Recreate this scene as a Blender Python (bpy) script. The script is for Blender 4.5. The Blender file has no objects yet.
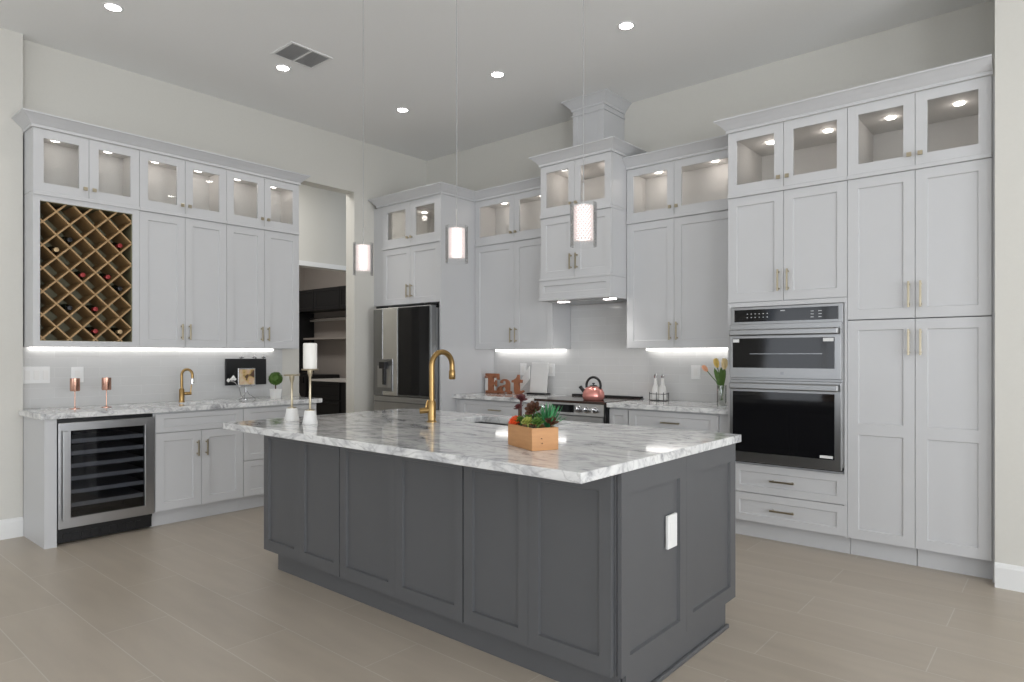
import bpy, bmesh, math, random
from mathutils import Vector, Matrix
random.seed(7)
PI = math.pi
S = bpy.context.scene
C = S.collection

# ------------------------------------------------------------------ camera
cam_d = bpy.data.cameras.new('camera'); cam = bpy.data.objects.new('camera', cam_d); C.objects.link(cam)
cam.location = (0, 0, 1.31); cam.rotation_euler = (PI/2, 0, math.radians(40.45))
cam_d.sensor_width = 36; cam_d.lens = 36*654.2/1024; cam_d.shift_y = 14.3/1024
cam_d.clip_start = .05; cam_d.clip_end = 100
S.camera = cam
# ------------------------------------------------------------------ world, exposure, large lights
S.view_settings.view_transform = 'Standard'; S.view_settings.look = 'None'
S.view_settings.gamma = 1; S.view_settings.use_curve_mapping = False
S.view_settings.exposure = 0.38
W = bpy.data.worlds.new('world'); S.world = W; W.use_nodes = True
W.node_tree.nodes['Background'].inputs[0].default_value = (.75, .85, 1, 1)
W.node_tree.nodes['Background'].inputs[1].default_value = 1.0
def area(name, loc, rot, sx, sy, power, col=(1, 1, 1), parent=None):
    d = bpy.data.lights.new(name, 'AREA'); d.shape = 'RECTANGLE'; d.size = sx; d.size_y = sy
    d.energy = power; d.color = col
    o = bpy.data.objects.new(name, d); C.objects.link(o); o.location = loc; o.rotation_euler = rot
    return o
# daylight through the openings in the rear wall and in the right wall
area('daylight_rear', (-3.2, -4.95, 1.35), (PI/2+.55, 0, 0), 3.5, 2.4, 34, (.97, .985, 1))
area('daylight_rear', (1.6, -4.95, 1.35), (PI/2+.55, 0, 0), 2.9, 2.4, 30, (.97, .985, 1))
area('daylight_right', (3.95, 1.6, 1.45), (0, PI/2+.32, 0), 2.3, 2.5, 93, (.95, .975, 1))
area('daylight_right', (3.95, -2.2, 1.45), (0, PI/2+.4, 0), 2.3, 2.5, 120, (.95, .975, 1))

# ------------------------------------------------------------------ materials
def mat(name, col, rough=.5, metal=0, emis=None, estr=0, noise=0.0, nscale=30, bump=0, trans=0, ior=1.45, coat=0):
    m = bpy.data.materials.new(name); m.use_nodes = True; nt = m.node_tree; b = nt.nodes['Principled BSDF']
    b.inputs['Base Color'].default_value = (*col, 1); b.inputs['Roughness'].default_value = rough
    b.inputs['Metallic'].default_value = metal; b.inputs['IOR'].default_value = ior
    b.inputs['Transmission Weight'].default_value = trans; b.inputs['Coat Weight'].default_value = coat
    if emis: b.inputs['Emission Color'].default_value = (*emis, 1); b.inputs['Emission Strength'].default_value = estr
    if noise or bump:
        tc = nt.nodes.new('ShaderNodeTexCoord'); n = nt.nodes.new('ShaderNodeTexNoise'); n.inputs['Scale'].default_value = nscale
        n.inputs['Detail'].default_value = 5
        nt.links.new(tc.outputs['Object'], n.inputs['Vector'])
        if noise:
            mx = nt.nodes.new('ShaderNodeMix'); mx.data_type = 'RGBA'
            mx.inputs['A'].default_value = (*[c*(1-noise) for c in col], 1); mx.inputs['B'].default_value = (*[min(1, c*(1+noise)) for c in col], 1)
            nt.links.new(n.outputs['Fac'], mx.inputs['Factor']); nt.links.new(mx.outputs['Result'], b.inputs['Base Color'])
        if bump:
            bp = nt.nodes.new('ShaderNodeBump'); bp.inputs['Strength'].default_value = bump; bp.inputs['Distance'].default_value = .002
            nt.links.new(n.outputs['Fac'], bp.inputs['Height']); nt.links.new(bp.outputs['Normal'], b.inputs['Normal'])
    return m
M = {}
M['wall'] = mat('wall_paint', (.66, .645, .60), .85, noise=.02, nscale=60, bump=.15)
M['ceiling'] = mat('ceiling_paint', (.86, .86, .85), .9, noise=.02, nscale=80, bump=.2)
M['trim'] = mat('trim_paint', (.80, .80, .79), .4, noise=.01)
M['white'] = mat('cabinet_white', (.59, .592, .60), .38, noise=.012, nscale=6)
M['inside'] = mat('cabinet_interior', (.66, .65, .63), .6, noise=.02)
M['grey'] = mat('island_grey', (.10, .102, .107), .45, noise=.05, nscale=5)
M['brass'] = mat('brass', (.35, .225, .09), .28, 1, noise=.06, nscale=20)
M['pull'] = mat('champagne_brass', (.47, .41, .30), .32, 1, noise=.04)
M['steel'] = mat('stainless', (.48, .48, .485), .30, 1, noise=.05, nscale=8)
M['oven_steel'] = mat('oven_steel', (.34, .34, .34), .32, 1, noise=.05, nscale=8)
M['lit_steel'] = mat('reflection_lit_stainless', (.72, .72, .72), .22, 1, noise=.05, nscale=8)  # lighter stainless copy, bright door reflection put into the colour
M['steeld'] = mat('dark_stainless', (.27, .275, .28), .3, 1, noise=.05, nscale=8)
M['black'] = mat('black_plastic', (.012, .012, .013), .35, noise=.1)
M['bglass'] = mat('black_glass', (.006, .006, .007), .06, noise=.1, nscale=2)
M['copper'] = mat('copper', (.58, .34, .26), .25, 1, noise=.06, nscale=25)
M['rose'] = mat('rose_enamel', (.72, .30, .26), .22, .55, noise=.12, nscale=30)
M['rust'] = mat('rust_copper', (.33, .13, .065), .5, .35, noise=.25, nscale=25, bump=.2)
M['shelfgrey'] = mat('shelf_front', (.62, .62, .63), .4, .3, noise=.05)
M['ventgrey'] = mat('vent_grey', (.5, .5, .5), .6, noise=.05)
M['cook'] = mat('reflection_tinted_cooktop', (.045, .028, .022), .12, noise=.1, nscale=3)  # dark cooktop glass, brown of its reflection mixed into the base colour
M['marble'] = None
M['ceram'] = mat('white_ceramic', (.80, .79, .77), .3, noise=.02)
M['plate'] = mat('switch_plate', (.82, .82, .81), .35, noise=.01)
M['wax'] = mat('candle_wax', (.84, .82, .77), .5, noise=.02)
M['black_wire'] = mat('black_wire', (.02, .02, .02), .4, noise=.1)
M['chrome'] = mat('chrome', (.75, .75, .76), .12, 1, noise=.02)
M['darkcab'] = mat('dark_laundry_cabinet', (.012, .013, .015), .4, noise=.1)
M['gwall'] = mat('laundry_wall', (.42, .385, .36), .8, noise=.03)
M['wire'] = mat('pendant_cord', (.35, .35, .35), .5, noise=.02)
M['gunder'] = mat('hood_underside', (.45, .45, .45), .35, .8, noise=.05)
M['led'] = mat('led_diffuser', (.9, .9, .9), .5, emis=(1, .97, .93), estr=2.4)
M['puck'] = mat('puck_light', (.9, .9, .9), .5, emis=(1, .95, .9), estr=9)
M['down'] = mat('downlight_lens', (.9, .9, .9), .5, emis=(1, .98, .95), estr=14)
M['crystal_core'] = mat('crystal_core', (.9, .85, .82), .4, emis=(1, .93, .90), estr=1.0, noise=.03)
M['crystal'] = mat('crystal_bead', (.70, .62, .61), .10, .3, emis=(1, .9, .88), estr=.22, noise=.3, nscale=90)
def glassmat(name, tint, alpha, rough=.02):
    m = bpy.data.materials.new(name); m.use_nodes = True; nt = m.node_tree; nt.nodes.clear()
    o = nt.nodes.new('ShaderNodeOutputMaterial'); mx = nt.nodes.new('ShaderNodeMixShader'); t = nt.nodes.new('ShaderNodeBsdfTransparent')
    g = nt.nodes.new('ShaderNodeBsdfGlossy'); lw = nt.nodes.new('ShaderNodeLayerWeight'); ma = nt.nodes.new('ShaderNodeMath')
    g.inputs['Roughness'].default_value = rough; t.inputs[0].default_value = (*tint, 1); lw.inputs['Blend'].default_value = .25
    ma.operation = 'MULTIPLY_ADD'; ma.inputs[1].default_value = .6; ma.inputs[2].default_value = alpha
    nt.links.new(lw.outputs['Fresnel'], ma.inputs[0]); nt.links.new(ma.outputs[0], mx.inputs[0])
    nt.links.new(t.outputs[0], mx.inputs[1]); nt.links.new(g.outputs[0], mx.inputs[2]); nt.links.new(mx.outputs[0], o.inputs[0])
    return m
M['glass'] = glassmat('clear_glass', (.96, .96, .955), .03)
M['pglass'] = glassmat('pendant_glass', (.985, .985, .985), .01, .05)
M['cooler_glass'] = glassmat('tinted_glass', (.62, .63, .65), .05)
M['jar_glass'] = glassmat('vase_glass', (.95, .96, .95), .10)

def nodes(name):
    m = bpy.data.materials.new(name); m.use_nodes = True; nt = m.node_tree
    return m, nt, nt.nodes['Principled BSDF'], nt.nodes.new, nt.links.new
def marble():
    m, nt, b, N, L = nodes('veined_marble')
    tc = N('ShaderNodeTexCoord'); mp = N('ShaderNodeMapping')
    mp.inputs['Rotation'].default_value = (0, 0, math.radians(-36)); mp.inputs['Scale'].default_value = (1.05, 2.2, 2.2)
    L(tc.outputs['Object'], mp.inputs['Vector'])
    n1 = N('ShaderNodeTexNoise'); n1.inputs['Scale'].default_value = 2.9; n1.inputs['Detail'].default_value = 9; n1.inputs['Roughness'].default_value = .62; n1.inputs['Distortion'].default_value = 2.0
    L(mp.outputs[0], n1.inputs['Vector'])
    r1 = N('ShaderNodeValToRGB'); e = r1.color_ramp.elements
    e[0].position = .30; e[0].color = (.20, .20, .21, 1); e[1].position = .60; e[1].color = (.80, .80, .79, 1)
    x = e.new(.42); x.color = (.56, .56, .57, 1); x = e.new(.5); x.color = (.72, .72, .715, 1)
    L(n1.outputs['Fac'], r1.inputs[0])
    n2 = N('ShaderNodeTexNoise'); n2.inputs['Scale'].default_value = 3.4; n2.inputs['Detail'].default_value = 7; n2.inputs['Distortion'].default_value = 2.2
    mp2 = N('ShaderNodeMapping'); mp2.inputs['Location'].default_value = (3, 5, 1); mp2.inputs['Rotation'].default_value = (0, 0, math.radians(-22)); mp2.inputs['Scale'].default_value = (.9, 2.2, 2.2)
    L(tc.outputs['Object'], mp2.inputs['Vector']); L(mp2.outputs[0], n2.inputs['Vector'])
    s = N('ShaderNodeMath'); s.operation = 'SUBTRACT'; s.inputs[1].default_value = .5; L(n2.outputs['Fac'], s.inputs[0])
    a = N('ShaderNodeMath'); a.operation = 'ABSOLUTE'; L(s.outputs[0], a.inputs[0])
    r2 = N('ShaderNodeValToRGB'); e = r2.color_ramp.elements; e[0].position = 0; e[0].color = (.50, .50, .51, 1); e[1].position = .035; e[1].color = (1, 1, 1, 1)
    L(a.outputs[0], r2.inputs[0])
    mx = N('ShaderNodeMix'); mx.data_type = 'RGBA'; mx.blend_type = 'MULTIPLY'; mx.inputs['Factor'].default_value = .5
    L(r1.outputs[0], mx.inputs['A']); L(r2.outputs[0], mx.inputs['B']); L(mx.outputs['Result'], b.inputs['Base Color'])
    b.inputs['Roughness'].default_value = .06
    return m
M['marble'] = marble()
def floor_mat():
    m, nt, b, N, L = nodes('porcelain_plank')
    tc = N('ShaderNodeTexCoord'); mp = N('ShaderNodeMapping'); mp.inputs['Location'].default_value = (-.147, -.1985, 0)
    L(tc.outputs['Object'], mp.inputs['Vector'])
    br = N('ShaderNodeTexBrick'); br.offset = .5; br.inputs['Scale'].default_value = 1; br.inputs['Brick Width'].default_value = 1.2
    br.inputs['Row Height'].default_value = .2975; br.inputs['Mortar Size'].default_value = .0022; br.inputs['Mortar Smooth'].default_value = .1; br.inputs['Bias'].default_value = 0
    br.inputs['Color1'].default_value = (.445, .385, .315, 1); br.inputs['Color2'].default_value = (.475, .413, .342, 1); br.inputs['Mortar'].default_value = (.55, .51, .45, 1)
    L(mp.outputs[0], br.inputs['Vector'])
    mp2 = N('ShaderNodeMapping'); mp2.inputs['Scale'].default_value = (.7, 3.5, 1); L(tc.outputs['Object'], mp2.inputs['Vector'])
    n = N('ShaderNodeTexNoise'); n.inputs['Scale'].default_value = 3; n.inputs['Detail'].default_value = 6; L(mp2.outputs[0], n.inputs['Vector'])
    r = N('ShaderNodeValToRGB'); e = r.color_ramp.elements; e[0].position = .3; e[0].color = (.90, .90, .90, 1); e[1].position = .7; e[1].color = (1.0, 1.0, 1.0, 1); L(n.outputs['Fac'], r.inputs[0])
    mx = N('ShaderNodeMix'); mx.data_type = 'RGBA'; mx.blend_type = 'MULTIPLY'; mx.inputs['Factor'].default_value = 1
    L(br.outputs['Color'], mx.inputs['A']); L(r.outputs[0], mx.inputs['B']); L(mx.outputs['Result'], b.inputs['Base Color'])
    b.inputs['Roughness'].default_value = .34
    return m
M['floor'] = floor_mat()
def tile_mat(axis):
    m, nt, b, N, L = nodes('glossy_white_tile')
    tc = N('ShaderNodeTexCoord'); sx = N('ShaderNodeSeparateXYZ'); cx = N('ShaderNodeCombineXYZ'); L(tc.outputs['Object'], sx.inputs[0])
    L(sx.outputs[axis], cx.inputs[0]); L(sx.outputs[2], cx.inputs[1])
    br = N('ShaderNodeTexBrick'); br.offset = .5; br.inputs['Scale'].default_value = 1; br.inputs['Brick Width'].default_value = .305
    br.inputs['Row Height'].default_value = .076; br.inputs['Mortar Size'].default_value = .0016; br.inputs['Mortar Smooth'].default_value = .2
    br.inputs['Color1'].default_value = (.60, .60, .595, 1); br.inputs['Color2'].default_value = (.63, .63, .625, 1); br.inputs['Mortar'].default_value = (.68, .68, .675, 1)
    L(cx.outputs[0], br.inputs['Vector']); L(br.outputs['Color'], b.inputs['Base Color']); b.inputs['Roughness'].default_value = .12
    bp = N('ShaderNodeBump'); bp.invert = True; bp.inputs['Strength'].default_value = .4; bp.inputs['Distance'].default_value = .002
    L(br.outputs['Fac'], bp.inputs['Height']); L(bp.outputs[0], b.inputs['Normal'])
    return m
M['tileL'] = tile_mat(1); M['tileB'] = tile_mat(0)
def wood(name, c1, c2, sc=(2, 30, 30)):
    m, nt, b, N, L = nodes(name)
    tc = N('ShaderNodeTexCoord'); mp = N('ShaderNodeMapping'); mp.inputs['Scale'].default_value = sc; L(tc.outputs['Object'], mp.inputs['Vector'])
    n = N('ShaderNodeTexNoise'); n.inputs['Scale'].default_value = 2; n.inputs['Detail'].default_value = 6; L(mp.outputs[0], n.inputs['Vector'])
    mx = N('ShaderNodeMix'); mx.data_type = 'RGBA'; mx.inputs['A'].default_value = (*c1, 1); mx.inputs['B'].default_value = (*c2, 1)
    L(n.outputs['Fac'], mx.inputs['Factor']); L(mx.outputs['Result'], b.inputs['Base Color']); b.inputs['Roughness'].default_value = .5
    return m
M['pine'] = wood('pine_lattice', (.32, .19, .08), (.50, .33, .16), (8, 8, 8))
M['olive'] = wood('rack_interior', (.20, .19, .11), (.30, .28, .18), (3, 3, 3))
M['planter'] = wood('planter_wood', (.44, .20, .075), (.62, .33, .14), (6, 6, 40))
M['leaf'] = mat('green_leaf', (.085, .17, .03), .5, noise=.4, nscale=40)
M['leafb'] = mat('bright_leaf', (.05, .24, .09), .45, noise=.3, nscale=40)
M['lime'] = mat('lime_succulent', (.30, .33, .07), .5, noise=.35, nscale=50)
M['burg'] = mat('burgundy_succulent', (.10, .028, .03), .5, noise=.5, nscale=50)
M['brown'] = mat('brown_succulent', (.085, .035, .018), .5, noise=.5, nscale=40)
M['orange'] = mat('orange_succulent', (.75, .09, .02), .5, noise=.3, nscale=40)
M['soil'] = mat('moss_soil', (.08, .08, .035), .9, noise=.5, nscale=60)
M['tulip'] = mat('yellow_tulip', (.80, .58, .16), .5, noise=.15, nscale=40)
M['tulipp'] = mat('peach_tulip', (.82, .42, .25), .5, noise=.15, nscale=40)
M['tuliply'] = mat('pale_tulip', (.85, .68, .36), .5, noise=.15, nscale=40)
M['bottle'] = mat('dark_bottle', (.012, .016, .012), .12, noise=.2)
M['foilr'] = mat('red_foil', (.30, .03, .03), .35, .3, noise=.1)
M['foilk'] = mat('black_foil', (.02, .02, .022), .35, .3, noise=.1)
M['foilt'] = mat('tan_foil', (.50, .36, .20), .35, .3, noise=.1)
M['sink'] = mat('sink_steel', (.10, .10, .105), .35, 1, noise=.05)
M['nickel'] = mat('picture_stand', (.55, .55, .55), .25, 1, noise=.05)
def art():
    m, nt, b, N, L = nodes('floral_print')
    tc = N('ShaderNodeTexCoord'); v = N('ShaderNodeTexNoise'); v.inputs['Scale'].default_value = 16; v.inputs['Detail'].default_value = 2; L(tc.outputs['Object'], v.inputs['Vector'])
    r = N('ShaderNodeValToRGB'); e = r.color_ramp.elements; e[0].position = .36; e[0].color = (.10, .05, .03, 1); e[1].position = .62; e[1].color = (.60, .50, .33, 1)
    x = e.new(.44); x.color = (.55, .38, .14, 1); x = e.new(.52); x.color = (.58, .40, .28, 1)
    L(v.outputs['Fac'], r.inputs[0]); L(r.outputs[0], b.inputs['Base Color']); b.inputs['Roughness'].default_value = .5
    return m
M['art'] = art()

# ------------------------------------------------------------------ mesh helpers
ROOTS = {}
def link(name, bm, m, parent=None, smooth=False, bevel=0):
    bmesh.ops.recalc_face_normals(bm, faces=bm.faces[:])
    org = Vector((0, 0, 0))
    if parent is not None:
        p = parent
        while p is not None:
            org += Vector(p.location); p = p.parent
        bmesh.ops.translate(bm, verts=bm.verts[:], vec=-org)
        loc = Vector((0, 0, 0))
    else:
        loc = Vector((0, 0, 0))
    me = bpy.data.meshes.new(name); bm.to_mesh(me); bm.free()
    if smooth:
        for p in me.polygons: p.use_smooth = True
    o = bpy.data.objects.new(name, me); C.objects.link(o)
    ml = m if isinstance(m, (list, tuple)) else [m]
    for k in ml: me.materials.append(M[k] if isinstance(k, str) else k)
    if parent is not None: o.parent = parent
    if smooth and smooth != 'all':
        me.set_sharp_from_angle(angle=math.radians(40)) if hasattr(me, 'set_sharp_from_angle') else None
    if bevel:
        b = o.modifiers.new('bevel', 'BEVEL'); b.width = bevel; b.segments = 2; b.limit_method = 'ANGLE'
    return o
def tag(o, label, cat, group=None, kind=None):
    o['label'] = label; o['category'] = cat
    if group: o['group'] = group
    if kind: o['kind'] = kind
    return o
def thing(name, label, cat, loc, group=None):
    o = bpy.data.objects.new(name, None); C.objects.link(o); o.location = loc; o.empty_display_size = .05
    return tag(o, label, cat, group)
def struct(name, bm, m, label=None, parent=None):
    o = link(name, bm, m, parent); o['kind'] = 'structure'
    return o
ID = lambda u, d, z: (u, d, z)
def frameL(f): return lambda u, d, z: (f - d, u, z)       # left wall run: face at x = f looking to +X
def frameB(f): return lambda u, d, z: (u, f + d, z)       # back wall run: face at y = f looking to -Y
def box(bm, u0, u1, d0, d1, z0, z1, F=ID, mi=0):
    vs = [bm.verts.new(F(u, d, z)) for z in (z0, z1) for u, d in ((u0, d0), (u1, d0), (u1, d1), (u0, d1))]
    for q in ((0, 1, 2, 3), (4, 5, 6, 7), (0, 1, 5, 4), (1, 2, 6, 5), (2, 3, 7, 6), (3, 0, 4, 7)):
        bm.faces.new([vs[i] for i in q]).material_index = mi
def ring(bm, pts): return [bm.verts.new(p) for p in pts]
def bridge(bm, a, b, mi=0, close=True):
    n = len(a)
    for i in range(n if close else n-1):
        j = (i+1) % n
        bm.faces.new((a[i], a[j], b[j], b[i])).material_index = mi
def rect(F, u0, u1, z0, z1, d): return [F(u0, d, z0), F(u1, d, z0), F(u1, d, z1), F(u0, d, z1)]
def shaker(bm, u0, u1, z0, z1, F, t=.02, w=.06, wt=None, wb=None, glass=False, rec=.009):
    wt = w if wt is None else wt; wb = w if wb is None else wb
    bk = ring(bm, rect(F, u0, u1, z0, z1, t)); fo = ring(bm, rect(F, u0, u1, z0, z1, 0))
    fi = ring(bm, rect(F, u0+w, u1-w, z0+wb, z1-wt, 0))
    bridge(bm, bk, fo); bridge(bm, fo, fi)
    e = .004
    if glass:
        bi = ring(bm, rect(F, u0+w, u1-w, z0+wb, z1-wt, t)); bridge(bm, fi, bi); bridge(bm, bi, bk)
    else:
        ri = ring(bm, rect(F, u0+w+e, u1-w-e, z0+wb+e, z1-wt-e, rec)); bridge(bm, fi, ri); bm.faces.new(ri); bm.faces.new(bk)
def lathe(bm, prof, c=(0, 0, 0), seg=24, axis='z', mi=0, sc=(1, 1)):
    rings = []
    for r, h in prof:
        rg = []
        for i in range(seg):
            a = 2*PI*i/seg; x, y = r*math.cos(a)*sc[0], r*math.sin(a)*sc[1]
            p = {'z': (x, y, h), 'y': (x, h, y), 'x': (h, x, y)}[axis]
            rg.append(bm.verts.new((c[0]+p[0], c[1]+p[1], c[2]+p[2])))
        rings.append(rg)
    for a, b in zip(rings, rings[1:]): bridge(bm, a, b, mi)
    for rg in (rings[0], rings[-1]): bm.faces.new(rg).material_index = mi
def tube(bm, pts, r, seg=8, mi=0, closed=False):
    pts = [Vector(p) for p in pts]; n = len(pts); rs = r if isinstance(r, (list, tuple)) else [r]*n
    rings = []; prev = None
    for i, p in enumerate(pts):
        if closed: t = pts[(i+1) % n]-pts[i-1]
        else: t = pts[min(i+1, n-1)]-pts[max(i-1, 0)]
        t.normalize()
        if prev is None: prev = t.orthogonal().normalized()
        s = (prev-t*prev.dot(t)).normalized(); prev = s; w = t.cross(s)
        rings.append([bm.verts.new(p+(s*math.cos(2*PI*k/seg)+w*math.sin(2*PI*k/seg))*rs[i]) for k in range(seg)])
    for a, b in zip(rings, rings[1:]): bridge(bm, a, b, mi)
    if closed: bridge(bm, rings[-1], rings[0], mi)
    else:
        bm.faces.new(rings[0]).material_index = mi; bm.faces.new(rings[-1]).material_index = mi
def prism(bm, poly, d0, d1, F=ID):
    """poly of (u,z) extruded in depth"""
    a = ring(bm, [F(u, d0, z) for u, z in poly]); b = ring(bm, [F(u, d1, z) for u, z in poly])
    bridge(bm, a, b); bm.faces.new(a); bm.faces.new(b)
def new(): return bmesh.new()
def bx(name, m, parent, *a, F=ID, bevel=0, label=None):
    bm = new(); box(bm, *a, F=F); o = link(name, bm, m, parent, bevel=bevel)
    if label: o['label'] = label
    return o

# ------------------------------------------------------------------ room
CE = 3.64; XL = -5.87; YB = 5.31; XS = -5.78; YS = 1.31
bm = new(); box(bm, -10.6, 4.1, -5.1, 6.9, -.1, 0); struct('floor', bm, 'floor')
bm = new(); box(bm, -10.6, 4.1, -5.1, 6.9, CE, CE+.1); struct('ceiling', bm, 'ceiling')
bm = new()      # left wall with the tall passage opening
box(bm, XL-.15, XL, YS-.2, 3.60, 0, CE); box(bm, XL-.15, XL, 3.60, 4.265, 3.07, CE); box(bm, XL-.15, XL, 4.265, YB+.15, 0, CE)
box(bm, XL-.15, XS, -5.0, YS, 0, CE)
struct('wall_left', bm, 'wall')
bm = new(); box(bm, XL, -.323, YB, YB+.15, 0, CE); struct('wall_back', bm, 'wall')
bm = new(); box(bm, -.323, 4.0, 4.595, YB+.15, 0, CE); struct('wall_back_stub', bm, 'wall').name = 'wall_pantry_side'
bm = new()      # right wall with two window openings
box(bm, 4.0, 4.1, -5, 4.6, 0, .25); box(bm, 4.0, 4.1, -5, 4.6, 2.65, CE); box(bm, 4.0, 4.1, -5, -3.5, .25, 2.65); box(bm, 4.0, 4.1, -.9, .3, .25, 2.65); box(bm, 4.0, 4.1, 2.9, 4.6, .25, 2.65)
struct('wall_right', bm, 'wall')
bm = new()      # rear wall with two wide openings
box(bm, -5.78, 4.0, -5.1, -5.0, 2.65, CE); box(bm, -5.78, -5.05, -5.1, -5.0, 0, 2.65); box(bm, -1.35, .05, -5.1, -5.0, 0, 2.65); box(bm, 3.15, 4.0, -5.1, -5.0, 0, 2.65)
box(bm, -5.05, -1.35, -5.1, -5.0, 0, .1); box(bm, .05, 3.15, -5.1, -5.0, 0, .1)
struct('wall_rear', bm, 'wall')
def winframe(name, F, u0, u1, z0, z1, n):
    bm = new()
    for a in (z0, z1-.06): box(bm, u0, u1, 0, .06, a, a+.06, F)
    for i in range(n+1):
        u = u0+(u1-u0-.06)*i/n; box(bm, u, u+.06, 0, .06, z0, z1, F)
    struct(name, bm, 'trim')
winframe('window_1', frameL(-5.0), 0, 0, 0, 0, 1) if False else None
winframe('window_1', lambda u, d, z: (u, -5.09+d, z), -5.05, -1.35, .1, 2.65, 3)
winframe('window_2', lambda u, d, z: (u, -5.09+d, z), .05, 3.15, .1, 2.65, 3)
winframe('window_3', lambda u, d, z: (4.09-d, u, z), -3.5, -.9, .25, 2.65, 2)
winframe('window_4', lambda u, d, z: (4.09-d, u, z), .3, 2.9, .25, 2.65, 2)
def baseboard(name, F, u0, u1):
    bm = new(); prism2 = [(0, 0), (.016, 0), (.016, .115), (.012, .128), (.006, .135), (0, .14)]
    a = ring(bm, [F(u0, -d, z) for d, z in prism2]); b = ring(bm, [F(u1, -d, z) for d, z in prism2]); bridge(bm, a, b); bm.faces.new(a); bm.faces.new(b)
    struct(name, bm, 'trim')
baseboard('baseboard_left', frameL(XS), -5.0, YS)
baseboard('baseboard_right', frameB(4.595), -.323, 4.0)
baseboard('baseboard_passage', frameL(XL), 4.30, 4.75)
# corridor and laundry room beyond the passage
bm = new(); box(bm, -7.5, -7.35, 1.0, 4.42, 0, CE); box(bm, -7.5, -7.35, 5.45, 6.9, 0, CE); box(bm, -7.5, -7.35, 4.42, 5.45, 2.44, CE)
struct('wall_corridor', bm, 'wall')
bm = new()      # casing at the head of the laundry doorway
box(bm, -7.352, -7.335, 4.36, 5.51, 2.44, 2.50); box(bm, -7.352, -7.335, 4.36, 4.42, 0, 2.44); box(bm, -7.352, -7.335, 5.45, 5.51, 0, 2.44)
struct('trim_1', bm, 'trim')
bm = new(); box(bm, XL-1.6, XL-.15, .9, 1.0, 0, CE); struct('wall_corridor_end', bm, 'wall')
bm = new(); box(bm, -10.5, -7.5, 6.55, 6.65, 0, CE); struct('wall_laundry', bm, 'gwall')
bm = new(); box(bm, -10.6, -10.5, 3.0, 6.6, 0, CE); box(bm, -10.5, -7.5, 2.9, 3.0, 0, CE); struct('wall_laundry_side', bm, 'gwall')
bm = new(); box(bm, -7.35, XL-.15, 6.6, 6.7, 0, CE); struct('wall_corridor_far', bm, 'wall')
area('laundry_room_lamp', (-9.0, 4.8, 3.5), (0, 0, 0), 1.0, .6, 20, (1, .96, .9))
area('corridor_lamp', (-6.7, 3.4, 3.55), (0, 0, 0), .6, 1.2, 22, (1, .98, .95))
FL = frameB(6.2)
t = thing('laundry_wall_cabinet', 'black upper cabinet high in the room beyond the passage', 'cabinet', (-9.3, 6.55, 2.05))
bx('body', 'darkcab', t, -10.4, -8.2, .02, .35, 2.06, 2.42, F=FL)
for i in range(3):
    bm = new(); shaker(bm, -10.4+i*.735, -9.675+i*.735, 2.06, 2.42, FL, w=.05); link('door', bm, 'darkcab', t)
t = thing('tall_dark_cabinet', 'tall black cabinet seen at the left of the passage opening', 'cabinet', (-10.1, 6.5, 0))
bx('body', 'darkcab', t, -10.45, -10.18, 0, .34, 1.01, 2.05, F=FL)
bm = new(); shaker(bm, -10.45, -10.18, 1.01, 2.05, frameB(6.18), w=.06); link('door', bm, 'darkcab', t)
t = thing('laundry_shelf', 'pale shelf on the grey wall of the room beyond the passage', 'shelf', (-9, 6.55, 1.6))
bx('board', 'gwall', t, -10.17, -7.6, 0.12, .35, 1.58, 1.61, F=FL); bx('bracket', 'gwall', t, -9.0, -8.97, .25, .35, 1.45, 1.58, F=FL)
t = thing('clothes_rail', 'white hanging rail under the dark cabinets beyond the passage', 'rail', (-9, 6.4, 1.94))
bm = new(); tube(bm, [(-10.17, 6.35, 1.93), (-7.6, 6.35, 1.93)], .018); link('rod', bm, 'chrome', t)
bm = new(); box(bm, -10.17, -7.6, 6.45, 6.55, 1.90, 1.96); link('cleat', bm, 'ceram', t)
t = thing('washing_machine', 'black front-loading washer with a pale door ring beyond the passage', 'washing machine', (-9.9, 6.2, 0))
bx('body', 'black', t, -10.15, -9.35, -.35, .3, 0, .99, F=FL, bevel=.01)
bm = new()
for r, w in ((.24, .022),): tube(bm, [(-9.72+r*math.cos(a*PI/16), 5.835, .55+r*math.sin(a*PI/16)) for a in range(32)], w, 8, closed=True)
link('door_ring', bm, 'chrome', t, True)['label'] = 'chrome door ring'
bx('control_panel', 'bglass', t, -10.1, -9.4, -.365, -.35, .86, .96, F=FL)
t = thing('laundry_base_cabinet', 'low black cabinet with a pale worktop beyond the passage', 'cabinet', (-8.8, 6.2, 0))
bx('body', 'darkcab', t, -9.3, -7.6, -.28, .3, 0, .90, F=FL)
bx('worktop', 'ceram', t, -9.31, -7.6, -.30, .3, .90, .93, F=FL)
for z in (.03, .33, .62):
    bm = new(); shaker(bm, -9.28, -8.5, z, z+.27, frameB(5.90), w=.05); link('drawer', bm, 'darkcab', t)
t = thing('laundry_tub', 'dark appliance between washer and pale worktop beyond the passage', 'appliance', (-9.5, 6, 0)) if False else None

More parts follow.
